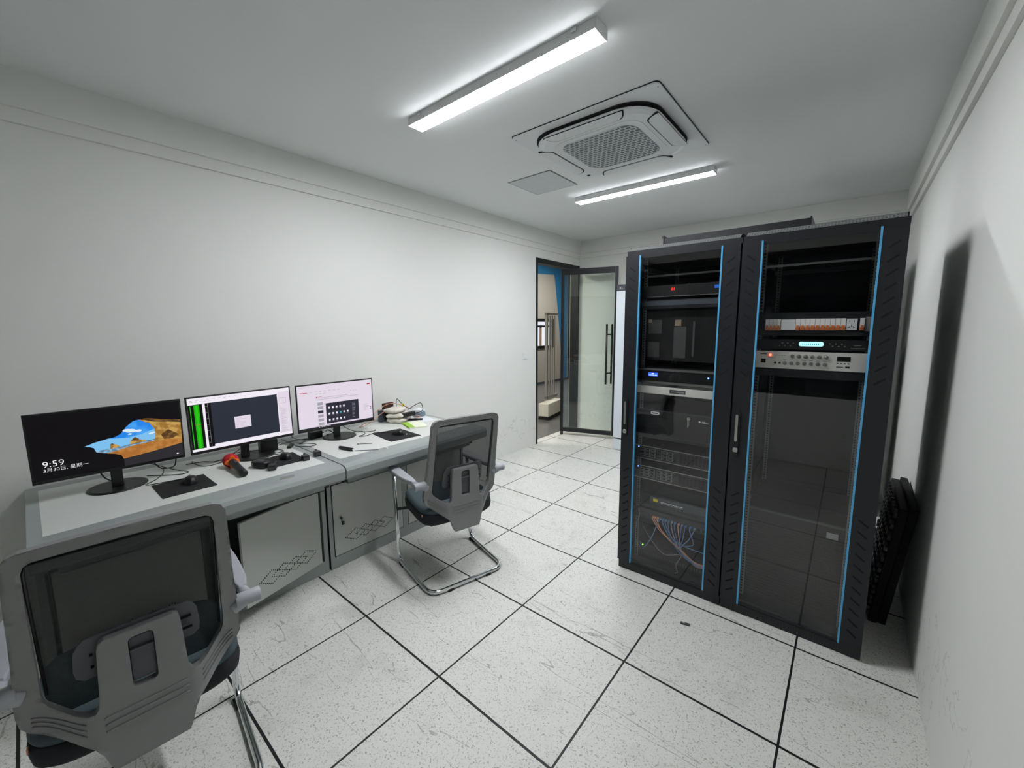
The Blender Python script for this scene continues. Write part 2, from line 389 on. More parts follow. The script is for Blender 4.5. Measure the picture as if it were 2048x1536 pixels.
for i in range(nr+1):
    y = -.25+i*st; hw = .25 if abs(y) < .16 else .25-.09+math.sqrt(max(0, .09**2-(abs(y)-.16)**2))
    b.box(-hw, y-.01-.0026, -.0585, hw, y-.01+.0026, -.0552)
    for k in range(-10, 11):
        x = k*.034+(.017 if i % 2 else 0)
        if inr(x, y+st/2): b.box(x-.0028, y-.01, -.0585, x+.0028, y-.01+st, -.0552)
b.build('intake_grille', ac)
for k in range(4):
    T = Matrix.Translation((0, -.01, 0)) @ Matrix.Rotation(k*pi/2, 4, 'Z')
    def lv(hw, y0, y1, r):
        o = [(-hw-.020, y0)]
        for a in range(7): t_ = a/6; o.append(((-hw-.020)*(1-t_)**2+2*(-hw)*t_*(1-t_)+(-hw+r)*t_*t_, y0*(1-t_)**2+2*y1*t_*(1-t_)+y1*t_*t_))
        return o+[(-x, y) for x, y in o[::-1]]
    b = MB().m(SLOT); b.prism(lv(.240, -.396, -.314, .05), 'z', -.0525, -.045, T)
    b.m(ACWHITE); b.prism(lv(.232, -.399, -.3215, .05), 'z', -.0555, -.0525, T); b.build('louvre', ac)
b = MB().m(PRINTD); b.lathe([(.012, -.017), (.014, -.0121)], 16, Matrix.Translation((-.40, .41, 0))); b.build('sensor', ac)
for sx, sy in ((-1, 1), (1, 1), (-1, -1), (1, -1)):
    b = MB().m(DKHEAD); b.box(sx*.455-.003, sy*.43-.003, -.0125, sx*.455+.003, sy*.43+.003, -.012); b.build('corner_screw', ac)
# access hatch
t = thing('access_hatch', 'plain white square access hatch flush in the ceiling beside the air conditioner', 'ceiling hatch', (.4, 1.905, H))
b = MB().m(GALV); b.box(-.212, -.208, -.003, .212, .208, -.0004); b.build('rim', t)
b = MB().m(mat('hatch_board', (196, 201, 202), .7)); b.box(-.203, -.199, -.0045, .203, .199, -.003); b.build('hatch_panel', t)

# ------------------------------------------------------------------ desks
DESKTOP = .755
def dots(b, T, x0, z0, mirror=1):
    # chain of four overlapping diamonds of punched holes; x along the door, z up
    seen = set()
    for k in range(4):
        cx = x0+mirror*(.072+k*.0717)
        C = [(cx-.072, z0), (cx, z0+.039), (cx+.072, z0), (cx, z0-.039)]
        for a, c in zip(C, C[1:]+C[:1]):
            for i in range(7):
                x = a[0]+(c[0]-a[0])*i/7; z = a[1]+(c[1]-a[1])*i/7
                q = (round(x/.004), round(z/.004))
                if q in seen: continue
                seen.add(q)
                b.prism([(x+.0035*cos(2*pi*j/8), z+.0035*sin(2*pi*j/8)) for j in range(8)], 'x', .0001, .0006, T)
def desk(y0, y1, label, doors):
    t = thing('console_desk', label, 'desk', (0, y0, 0), 0, 'grey steel console desks along the left wall'); W = y1-y0
    # worktop: profile in x,z extruded along y
    prof = [(XL+.004, DESKTOP-.04), (.275, DESKTOP-.09), (.315, DESKTOP-.085), (.327, DESKTOP-.075), (.332, DESKTOP-.03), (.322, DESKTOP-.012), (.30, DESKTOP-.002), (.275, DESKTOP), (XL+.004, DESKTOP)]
    b = MB().m(GREYMET); b.prism(prof, 'y', .001, W-.001); wt = b.build('worktop', t, bevel=.003)
    b = MB().m(INLAY); b.box(XL+.08, .043, DESKTOP-.0002, .178, W-.043, DESKTOP+.0006); b.build('inlay', wt)['label'] = 'off-white laminate inlay'
    # body
    b = MB().m(GREYMET)
    b.box(XL+.01, .004, 0, .055, .024, .715); b.box(XL+.01, W-.024, 0, .055, W-.004, .715)
    b.box(XL+.01, .024, 0, XL+.03, W-.024, .715); b.box(XL+.03, .024, .02, .05, W-.024, .04)
    b.box(.035, .024, .0, .055, W-.024, .08); b.box(.035, .024, .556, .055, W-.024, .70)
    b.box(.035, .004, 0, .056, .030, .70); b.box(.035, W-.030, 0, .056, W-.004, .70)
    mids = sorted({round((doors[i][1]+doors[i+1][0])/2-y0, 3) for i in range(len(doors)-1)})
    for m_ in mids: b.box(.035, m_-.022, .08, .055, m_+.022, .556)
    b.build('cabinet_body', t, bevel=.001)
    b = MB().m(GREYMET)
    b.box(.06, .07, .598, .205, W-.07, .605); b.box(.192, .07, .598, .205, W-.07, .652); b.box(.06, .07, .6, .07, W-.07, .66)
    kt = b.build('keyboard_drawer', t, bevel=.0015)
    for yy in (.055, W-.055):
        b = MB().m(BLACKMET); b.box(-.2, yy-.012, .612, .206, yy+.012, .655); b.build('drawer_runner', t)
    for i, (a, c, side, ang, lock, pat) in enumerate(doors):
        # side: hinge on low ('l') or high ('h') y edge
        hy = (c if side == 'h' else a)-y0; sgn = -1 if side == 'h' else 1
        rz = sgn*radians(ang)*-1
        L = c-a
        fr = MB().m(GAP)
        if ang < 1:
            fr.box(.0548, a-y0-.003, .077, .0553, c-y0+.003, .559); fr.build('door_gap', t)
        b = MB().m(PANELMET)
        y_a, y_b = (-L, 0) if side == 'h' else (0, L)
        b.box(-.017, y_a+.0015, .082, 0, y_b-.0015, .554)
        b.m(GAP)
        if pat: dots(b, None, (y_a+.074 if side == 'h' else y_a+.074), .180)
        d = b.build('door', t, loc=(.0575, hy, 0), rot=(0, 0, rz))
        if lock is not None:
            yl = lock-(c if side == 'h' else a)
            k = MB().m(CHROME); k.cyl((0, yl, .330), (.008, yl, .330), .011); k.m(BLACKPL); k.cyl((.008, yl, .330), (.014, yl, .330), .007)
            k.box(.010, yl-.002, .296, .013, yl+.002, .325); k.box(.006, yl+.001, .282, .016, yl+.016, .303); k.build('lock', d)['label'] = 'chrome lock with a black key'
    return t
desk(-1.105, .074, 'nearer grey steel console desk, its cabinet door hanging open, under the beach and drawing screens',
     [(-1.06, -.56, 'l', 0, None, True), (-.44, .030, 'h', 14.5, None, True)])
desk(.078, 1.252, 'farther grey steel console desk with closed locked doors, ending beyond the far chair',
     [(.113, .629, 'h', 0, .161, True), (.677, 1.21, 'l', 0, .73, False)])

# ------------------------------------------------------------------ monitors
def screen_frame(cx, cy, cz, yaw_, tilt, roll_):
    cy_, sy_ = cos(yaw_), sin(yaw_); rtv = Vector((-sy_, cy_, 0)); n = Vector((cy_, sy_, 0)); upv = cos(tilt)*Vector((0, 0, 1))-sin(tilt)*n
    r_, u_ = cos(roll_)*rtv+sin(roll_)*upv, cos(roll_)*upv-sin(roll_)*rtv
    m = Matrix((r_, u_, r_.cross(u_))).transposed().to_4x4(); m.translation = Vector((cx, cy, cz)); return m
def monitor(pose, label, base, neckrot):
    Mx = screen_frame(*pose); t = thing('computer_monitor', label, 'monitor', (base[0], base[1], DESKTOP), 0, 'monitors in a row on the desks')
    inv = Matrix.Translation((-base[0], -base[1], -DESKTOP))
    Mx = inv @ Mx
    b = MB().m(BLACKPL); b.box(-.27, -.1625, -.012, .27, .1625, 0); b.build('bezel', t, bevel=.0025, matrix=Mx)
    b = MB().m(BLACKPL); b.prism(rrect(.34, .2, .03), 'z', -.036, -.0122); b.build('back_housing', t, bevel=.006, matrix=Mx)
    # stand
    b = MB().m(BLACKPL); b.lathe([(.112, 0), (.114, .003), (.112, .007), (.10, .0085)], 48); b.build('stand_base', t)
    p = Mx @ Vector((0, -.06, -.04)); q = Vector((-.012, 0, .008))
    b = MB().m(BLACKPL)
    T = Matrix.Rotation(pose[3], 4, 'Z')
    b.box(-.012, -.022, 0, .012, .022, (p-q).z+.02, Matrix.Translation((p.x, p.y, .006)) @ T); b.box(-.012, -.022, 0, abs(p.x)+.02 if 0 else .012, .022, .012, Matrix.Translation((p.x, p.y, .006)) @ T)
    b.build('stand_neck', t, bevel=.004)
    return t, Mx
SC = .0006
def poly(b, pts, z, wd=.262, ht=.150):
    # pts in unit screen coordinates 0..1 (x right, y up), laid a hair above the panel
    b.face([b.bm.verts.new(((x-.5)*2*wd, .004+(y-.5)*2*ht, z)) for x, y in pts])
def rect(b, x0, y0, x1, y1, z): poly(b, [(x0, y0), (x1, y0), (x1, y1), (x0, y1)], z)
CAVE = emis('screen_cave_shadow', (13, 10, 15), .8); CAVE2 = emis('screen_cave_floor', (46, 44, 48), .9)
SKY = emis('screen_sky', (36, 132, 232), 1.0); SKY2 = emis('screen_low_sky', (124, 190, 236), 1.0); SAND = emis('screen_sand', (196, 134, 66), .9)
ROCK = emis('screen_rock', (168, 122, 56), .85); ROCKD = emis('screen_rock_shade', (92, 64, 34), .8); SEA = emis('screen_sea', (150, 186, 214), .95)
CLOUD = emis('screen_cloud', (220, 232, 245), 1); SCW = emis('screen_white', (246, 240, 250), .95); SCN = emis('screen_navy', (42, 48, 60), .9)
SCG = emis('screen_green', (40, 205, 20), .9); SCK = emis('screen_black', (8, 9, 10), .5); SCL = emis('screen_lilac', (236, 226, 240), .9)
SCGR = emis('screen_grey_marks', (165, 160, 172), .9); SCR = emis('screen_red', (205, 40, 60), .9); SCB = emis('screen_dark_app', (46, 46, 60), .9); SCM = emis('screen_mid_grey', (170, 168, 178), .9)
SCT = emis('screen_teal_icon', (80, 180, 200), .9)
def noisy(m, col2, scale):
    nt = m.node_tree; p = nt.nodes['Principled BSDF']; tc = nt.nodes.new('ShaderNodeTexCoord'); n = nt.nodes.new('ShaderNodeTexNoise'); n.inputs['Scale'].default_value = scale; n.inputs['Detail'].default_value = 6
    nt.links.new(tc.outputs['Object'], n.inputs['Vector']); cr = nt.nodes.new('ShaderNodeValToRGB'); cr.color_ramp.elements[0].position = .42; cr.color_ramp.elements[1].position = .58
    cr.color_ramp.elements[0].color = p.inputs['Emission Color'].default_value[:]; cr.color_ramp.elements[1].color = srgb(*col2)
    nt.links.new(n.outputs['Fac'], cr.inputs[0]); nt.links.new(cr.outputs[0], p.inputs['Emission Color'])
noisy(ROCK, (214, 170, 92), 38); noisy(SAND, (176, 112, 50), 30); noisy(ROCKD, (140, 100, 50), 50); noisy(SEA, (96, 132, 160), 60); noisy(SKY, (70, 160, 240), 14)
# monitor one: lock screen of a cave opening on a beach
t, Mx = monitor((-.226, -.803, 1.012, -.035, -.094, -.001), 'nearest monitor, dark lock screen showing a beach cave and the time 9:59', (-.285, -.80), 0)
b = MB().m(CAVE); rect(b, 0, 0, 1, 1, SC)
b.m(SKY2); sky = [(.315,.43),(.38,.47),(.46,.50),(.52,.515),(.56,.56),(.60,.66),(.65,.74),(.69,.755),(.74,.73),(.78,.66),(.80,.54),(.80,.38),(.60,.35),(.37,.29),(.375,.38),(.35,.41)]
poly(b, sky, SC*2)
b.m(SKY); poly(b, [(.47,.505),(.52,.515),(.56,.56),(.60,.66),(.65,.74),(.69,.755),(.74,.73),(.78,.66),(.795,.56),(.70,.50),(.60,.47)], SC*3)
b.m(CLOUD)
for cx_, cy_, r_ in ((.60,.60,.022),(.625,.585,.028),(.65,.57,.02),(.68,.565,.02),(.62,.53,.012),(.77,.49,.014),(.79,.50,.01)):
    poly(b, [(cx_+r_*1.3*cos(2*pi*k/10), cy_+r_*1.1*sin(2*pi*k/10)) for k in range(10)], SC*4)
b.m(SEA); poly(b, [(.37,.33),(.60,.345),(.80,.375),(.80,.34),(.62,.31),(.50,.255),(.385,.29)], SC*5)
b.m(SAND); poly(b, [(.43,.26),(.52,.285),(.62,.325),(.80,.355),(1,.33),(1,.20),(.80,.17),(.55,.12)], SC*6)
b.m(CAVE2); poly(b, [(.55,.125),(.75,.165),(1,.235),(1,.0),(.55,.0)], SC*7)
b.m(CAVE); poly(b, [(.30,.44),(.35,.415),(.375,.37),(.385,.31),(.45,.265),(.50,.24),(.545,.20),(.56,.12),(.56,0),(.30,0)], SC*8)
b.m(ROCK); poly(b, [(.69,.755),(.73,.74),(.80,.69),(.90,.66),(1,.62),(1,.32),(.90,.345),(.82,.335),(.79,.36),(.80,.46),(.80,.55),(.77,.66)], SC*9)
b.m(ROCKD); poly(b, [(.84,.45),(.90,.52),(.98,.40),(.93,.35),(.86,.355)], SC*10); poly(b, [(.69,.76),(.74,.74),(.80,.70),(.88,.68),(1,.64),(1,.67),(.85,.72),(.75,.77)], SC*10)
b.m(ROCK); poly(b, [(.475,.33),(.48,.40),(.49,.425),(.51,.40),(.53,.38),(.54,.345)], SC*11); poly(b, [(.61,.36),(.62,.42),(.65,.47),(.68,.42),(.72,.40),(.73,.37)], SC*11)
b.m(ROCKD); poly(b, [(.48,.40),(.49,.425),(.51,.40)], SC*12); poly(b, [(.62,.42),(.65,.475),(.68,.43),(.67,.40)], SC*12)
b.m(LETTER); poly(b, [(.955+.009*cos(k*pi/4), .055+.012*sin(k*pi/4)) for k in range(8)], SC*12)
sc = b.build('screen', t, matrix=Mx); sc['label'] = 'lit screen with a beach seen out of a dark cave'
TM = lambda x, y: Matrix.Translation(((x-.5)*.524, .004+(y-.5)*.30, SC*14))
text('clock_text', '9:59', .040, LETTER, sc, TM(.055, .205), .0002)
text('date_text', '3月30日, 星期一', .0205, LETTER, sc, TM(.055, .135), .0002)
# monitor two: drawing program
t, Mx = monitor((-.257, -.233, 1.008, -.008, .012, .007), 'middle monitor, dark drawing window with a green strip at its left edge', (-.30, -.185), 0)
b = MB().m(SCW); rect(b, 0, 0, 1, 1, SC)
b.m(SCK); rect(b, 0, .045, .125, .88, SC*2)
b.m(SCG)
for i in range(44): rect(b, .050, .06+i*.0185, .098, .073+i*.0185, SC*3)
rect(b, .062, .05, .084, .87, SC*3); rect(b, .018, .06, .024, .86, SC*3)
b.m(SCR); rect(b, .06, .50, .09, .508, SC*4)
b.m(SCK); rect(b, .148, .045, .20, .885, SC*2)
b.m(SCGR)
for i in range(7): rect(b, .152, .13+i*.115, .172, .134+i*.115, SC*3)
rect(b, .171, .05, .173, .88, SC*3)
b.m(SCN); rect(b, .20, .085, .86, .885, SC*2)
b.m(SCL); rect(b, .405, .31, .565, .545, SC*3); rect(b, .87, .05, 1, .93, SC*3)
b.m(SCGR)
random.seed(3)
for i in range(9): rect(b, .42, .34+i*.021, .42+random.uniform(.04, .12), .3435+i*.021, SC*4)
for i in range(24): rect(b, .885, .07+i*.022, .885+random.uniform(.02, .08), .0745+i*.022, SC*4)
rect(b, .885, .68, .955, .684, SC*4); rect(b, .885, .80, .955, .804, SC*4); rect(b, .885, .68, .887, .80, SC*4); rect(b, .953, .68, .955, .80, SC*4)
for i in range(9): rect(b, .02+i*.05, .955, .05+i*.05-random.uniform(0, .015), .961, SC*4); 
for i in range(5): rect(b, .02+i*.04, .925, .045+i*.04, .93, SC*4)
b.build('screen', t, matrix=Mx)['label'] = 'lit screen with a dark navy drawing area'
# monitor three: web page
t, Mx = monitor((-.276, .353, 1.001, -.072, -.008, .002), 'farthest monitor, pale web page with a dark window of icons', (-.315, .375), 0)
b = MB().m(SCL); rect(b, 0, 0, 1, 1, SC)
b.m(SCB); rect(b, 0, 0, 1, .03, SC*2); rect(b, .345, .065, .795, .55, SC*2)
b.m(LETTER)
for r_ in range(3):
    for k in range((5, 6, 5)[r_]): b.m((SCW, SCW, SCT)[(r_*2+k) % 3] if (r_+k) % 4 == 0 else SCW); cx_ = .385+k*.05; cy_ = .44-r_*.145; rect(b, cx_-.010, cy_-.018, cx_+.012, cy_+.02, SC*3); b.m(SCM); rect(b, cx_-.012, cy_-.037, cx_+.014, cy_-.03, SC*3)
b.m(SCM)
for i in range(12): rect(b, .70, .13+i*.032, .70+random.uniform(.015, .05), .136+i*.032, SC*3)
for i in range(6): rect(b, .24, .05+i*.095, .31, .115+i*.095, SC*2)
b.m(SCB); rect(b, .24, .335, .31, .40, SC*3)
b.m(SCGR)
for i in range(2): rect(b, .22, .655+i*.035, .80-.12*i, .662+i*.035, SC*3)
for i in range(7): rect(b, .15+i*.06, .84, .18+i*.06, .848, SC*3)
for i in range(3): rect(b, .22+i*.05, .785, .25+i*.05, .792, SC*3)
for i in range(6): rect(b, .02+i*.03, .965, .04+i*.03, .97, SC*3)
for i in range(5): rect(b, .87, .25+i*.035, .87+random.uniform(.03, .06), .256+i*.035, SC*3)
for i in range(3): rect(b, .68+i*.04, .78, .70+i*.04, .787, SC*3)
b.m(SCR); poly(b, [(.235+.009*cos(k*pi/4), .715+.014*sin(k*pi/4)) for k in range(8)], SC*3); rect(b, .93, .885, .975, .915, SC*3); rect(b, .03, .83, .12, .845, SC*3); rect(b, .25, .715, .30, .722, SC*3)
b.m(SCW)
for i in range(8): rect(b, .24+i*.02, .008, .252+i*.02, .02, SC*3)
b.m(SCK); rect(b, .965, .30, .98, .32, SC*3); rect(b, .965, .255, .98, .275, SC*3)
b.build('screen', t, matrix=Mx)['label'] = 'lit screen with a pale page'

# ------------------------------------------------------------------ chairs
def back_s(z):
    K = [(.34, .085), (.5, .085), (.57, .080), (.65, .062), (.72, .046), (.8, .028), (.9, .006), (1.0, -.013), (1.04, -.019)]
    if z <= K[0][0]: return K[0][1]
    for (a, p), (c, q) in zip(K, K[1:]):
        if z <= c: return p+(q-p)*(z-a)/(c-a)
    return K[-1][1]
def sstep(t): t = max(0, min(1, t)); return t*t*(3-2*t)
def chair_s(x, z):
    p = back_s(z)
    if z > .76: return p
    k = sstep((abs(x)-.10)/.11); kz = sstep((.50-z)/.1)
    br = .020 if z > .45 else .020-.012*(.45-z)/.1
    return br*(1-k)+p*k
def chair_frame_mesh():
    half = [(0, 1.034), (.10, 1.033), (.185, 1.030), (.205, 1.022), (.216, 1.0), (.221, .9), (.226, .8), (.232, .7), (.240, .62), (.242, .57), (.238, .54), (.225, .515), (.19, .482), (.15, .452), (.115, .425), (.100, .40), (.088, .36), (.080, .345), (0, .345)]
    hole = [(0, 1.003), (.10, 1.002), (.165, 1.0), (.180, .992), (.185, .975), (.188, .9), (.190, .8), (.192, .7), (.194, .62), (.193, .59), (.186, .572), (.165, .552), (.140, .532), (.12, .522), (.104, .523), (.096, .535), (.0935, .56), (.090, .64), (.087, .70), (.082, .716), (.072, .722), (0, .722)]
    def dens(pts):
        o = []
        for a, c in zip(pts, pts[1:]):
            n = max(1, int(math.hypot(c[0]-a[0], c[1]-a[1])/.014))
            for k in range(n): o.append((a[0]+(c[0]-a[0])*k/n, a[1]+(c[1]-a[1])*k/n))
        o.append(pts[-1]); return o
    def full(h): h = dens(h); return h+[(-x, z) for x, z in h[::-1] if x > 1e-6][:]
    slot = rrect(.054, .150, .012, 4, 0, .625)
    outer, hol = full(half), full(hole)
    def clean(lp):
        o = []
        for p in lp:
            if not o or math.hypot(p[0]-o[-1][0], p[1]-o[-1][1]) > 1e-4: o.append(p)
        if math.hypot(o[0][0]-o[-1][0], o[0][1]-o[-1][1]) < 1e-4: o.pop()
        return o
    loops = [clean(l) for l in (outer, hol, slot)]
    def inside(p, lp):
        c = False
        for (x0, y0), (x1, y1) in zip(lp, lp[1:]+lp[:1]):
            if (y0 > p[1]) != (y1 > p[1]) and p[0] < (x1-x0)*(p[1]-y0)/(y1-y0)+x0: c = not c
        return c
    def dist(p): return min(math.hypot(p[0]-q[0], p[1]-q[1]) for l in loops for q in l)
    V = []; E_ = []
    for l in loops:
        n0 = len(V); V += [Vector(p) for p in l]; E_ += [(n0+k, n0+(k+1) % len(l)) for k in range(len(l))]
    for a in range(-24, 25):
        for c in range(34, 104):
            p = (a*.011+.0013*(c % 2), c*.01+.004)
            if inside(p, loops[0]) and not inside(p, loops[1]) and not inside(p, loops[2]) and dist(p) > .0055: V.append(Vector(p))
    vs, es, fs, _, _, _ = mathutils.geometry.delaunay_2d_cdt(V, E_, [], 0, 1e-6)
    bm = bmesh.new(); TH = .012
    def P3(x, z, d): return (x, chair_s(x, z)-d, z)
    A_ = [bm.verts.new(P3(v.x, v.y, TH)) for v in vs]; B_ = [bm.verts.new(P3(v.x, v.y, -TH)) for v in vs]
    cnt = {}
    for f in fs:
        c = (sum(vs[k].x for k in f)/3, sum(vs[k].y for k in f)/3)
        if not inside(c, loops[0]) or inside(c, loops[1]) or inside(c, loops[2]): continue
        for fc in (bm.faces.new([A_[k] for k in f]), bm.faces.new([B_[k] for k in f[::-1]])): fc.smooth = True
        for k in range(3):
            e = (f[k], f[(k+1) % 3])
            if (e[1], e[0]) in cnt: del cnt[(e[1], e[0])]
            else: cnt[e] = 1
    for (a, c) in cnt: bm.faces.new([A_[c], A_[a], B_[a], B_[c]])
    for v in [v for v in bm.verts if not v.link_faces]: bm.verts.remove(v)
    bmesh.ops.recalc_face_normals(bm, faces=bm.faces)
    me = bpy.data.meshes.new('back_frame'); bm.to_mesh(me); bm.free(); me.materials.append(CHAIRPL)
    return me
def make_chair(label):
    t = thing('office_chair', label, 'chair', group='mesh office chairs at the desks')
    o = bpy.data.objects.new('back_frame', chair_frame_mesh()); COL.objects.link(o); o.parent = t
    bv = o.modifiers.new('bevel', 'BEVEL'); bv.width = .005; bv.segments = 3; bv.limit_method = 'ANGLE'; bv.angle_limit = radians(50)
    # ribs pressed across the lower frame
    b = MB().m(CHAIRPL)
    for z in (.500, .480, .460):
        xs = [k*.01 for k in range(-9, 10)]
        b.tube([(x, chair_s(x, z)-.0135, z) for x in xs], .0022, 6)
    for sg in (1, -1):
        for k in range(3):
            a = Vector((sg*.125, 0, .500-k*.017)); c = Vector((sg*.218, 0, .555-k*.013))
            b.tube([(p.x, chair_s(p.x, p.z)-.0135, p.z) for p in (a.lerp(c, i/8) for i in range(9))], .0022, 6)
    b.build('frame_ribs', t)
    b = MB().m(MESHF)
    b.grid(lambda u, v: ((u-.5)*2*(.191-.004*v), back_s(.515+.49*v)+.006+.020*sin(pi*v)*(1-(2*u-1)**2)*.5, .515+.49*v), 14, 22); b.build('back_mesh', t)['label'] = 'dark see-through mesh'
    b = MB().m(BLACKPL)
    b.tube([(x, back_s(z)-.002, z) for x, z in [(-.186, .60), (-.183, .97), (-.176, .992), (.176, .992), (.183, .97), (.186, .60)]], .004, 6); b.build('mesh_piping', t)
    b = MB().m(LUMB)
    pts = [(-.135, .640), (-.132, .615), (-.118, .600), (.118, .600), (.132, .615), (.135, .640), (.130, .700), (.120, .722), (.108, .733), (-.108, .733), (-.120, .722), (-.130, .700)]
    for (sx0, sx1) in ((-1, 1),):
        A = [b.bm.verts.new((x, chair_s(.3, z)-.016, z)) for x, z in pts]; B_ = [b.bm.verts.new((x, chair_s(.3, z)-.008, z)) for x, z in pts]
        b.face(A); b.face(B_[::-1])
        for i in range(len(pts)): b.face([A[i], A[(i+1) % 12], B_[(i+1) % 12], B_[i]])
    b.m(SLOT)
    for sg in (1, -1):
        for z in (.645, .68): b.box(sg*.092-.010, .030, z-.002, sg*.105+.010, .041+0*z, z+.002)
    b.m(LUMB); b.box(-.026, .022, .56, .026, .034, .69); b.box(-.026, .010, .654, .026, .024, .66)
    b.build('lumbar_support', t, bevel=.002)['label'] = 'dark grey lumbar pad behind the mesh'
    # seat cushion
    def cushion(b, prof, y0, y1, hw):
        cy_, hy = (y0+y1)/2, (y1-y0)/2; prev = None; N = 48
        for (k, z) in prof:
            vs = []
            for i in range(N):
                a = 2*pi*i/N; e = .42
                x = hw*k*math.copysign(abs(cos(a))**e, cos(a)); y = cy_+hy*k*math.copysign(abs(sin(a))**e, sin(a))
                x *= 1-.06*(y-cy_)/hy*-1*(-1)
                zz = z-(.018 if z > .45 else .004)*max(0, (y-cy_)/hy-.55)/.45
                vs.append(b.bm.verts.new((x, y, zz)))
            if prev:
                for i in range(N):
                    f = b.face([prev[i], prev[(i+1) % N], vs[(i+1) % N], vs[i]])
                    if f: f.smooth = True
            else: b.face(vs)
            prev = vs
        f = b.face(prev[::-1]); f.smooth = True
    b = MB().m(SEAT); cushion(b, [(.985, .452), (1.0, .462), (.995, .475), (.97, .486), (.90, .492), (.6, .488), (.2, .485)], .052, .50, .236); b.build('seat', t)
    b = MB().m(SEATB); cushion(b, [(.80, .372), (.93, .378), (.99, .395), (1.005, .425), (.99, .452)], .050, .502, .238)
    b.build('seat_side', t)['label'] = 'black seat shell'
    b = MB().m(mat('salmon_label', (205, 140, 120), .6)); b.box(-.2392, .105, .436, -.236, .118, .450); b.build('tag', t)['label'] = 'small pinkish orange label'
    # chrome cantilever frame
    path = [(-.272, .478, .612), (-.268, .452, .016), (-.250, -.012, .016), (.250, -.012, .016), (.268, .452, .016), (.272, .478, .612)]
    b = MB().m(CHROME); b.tube(fillet(path, .075, 8), .0125, 14); b.build('tube_frame', t)
    b = MB().m(BLACKMET); b.tube([(-.265, .466, .36), (-.2, .44, .362), (.2, .44, .362), (.265, .466, .36)], .010, 8)
    b.box(-.06, .015, .356, .06, .44, .370); b.box(-.18, .12, .356, .18, .15, .370); b.build('seat_bracket', t)
    for (x, y, r_) in ((-.13, -.012, 0), (.13, -.012, 0), (-.263, .40, 1), (.263, .40, 1)):
        b = MB().m(RUBBER); dx, dy = (.018, .016) if not r_ else (.016, .030); b.box(x-dx, y-dy, .0005, x+dx, y+dy, .014); b.build('foot_glide', t, bevel=.003)
    for sg in (-1, 1):
        b = MB().m(ARMPL)
        out = [(.0, .525), (.022, .52), (.034, .49), (.037, .42), (.034, .30), (.026, .20), (.012, .135), (-.012, .13), (-.022, .20), (-.028, .30), (-.030, .42), (-.028, .49), (-.018, .52)]
        prev = None
        for (k, z) in ((.9, .616), (1.0, .624), (1.0, .636), (.92, .643)):
            vs = [b.bm.verts.new((sg*(.268+x*k), .34+(y-.34)*(k if k > .95 else .975), z+.012*abs((y-.34)/.2)*(y < .34)*1.0)) for x, y in out]
            if prev:
                for i in range(len(vs)): f = b.face([prev[i], prev[(i+1) % len(vs)], vs[(i+1) % len(vs)], vs[i]]); 
            else: b.face(vs)
            prev = vs
        b.face(prev[::-1]); b.build('armrest', t, bevel=.003)
        b = MB().m(ARMPL); b.tube([(sg*.268, .17, .628), (sg*.268, .12, .638), (sg*.268, .075, .646)], [.013, .017, .019], 16)
        b.cyl((sg*.230, .058, .648), (sg*.302, .058, .648), .0225, 22); b.cyl((sg*.222, .062, .628), (sg*.262, .058, .648), .021, 22, .0225); b.build('arm_joint', t, bevel=.002)
    return t
def place(t, x, y, a): t.location = (x, y, 0); t.rotation_euler = (0, 0, pi/2-a)
ch = make_chair('grey mesh-back cantilever chair close to the camera, seen from behind at the near desk')
place(ch, 1.042, -.908, .0771)
ch2 = dup(ch, label='grey mesh-back cantilever chair beyond it, standing out on the floor before the far desk')
place(ch2, .809, .563, .2561)

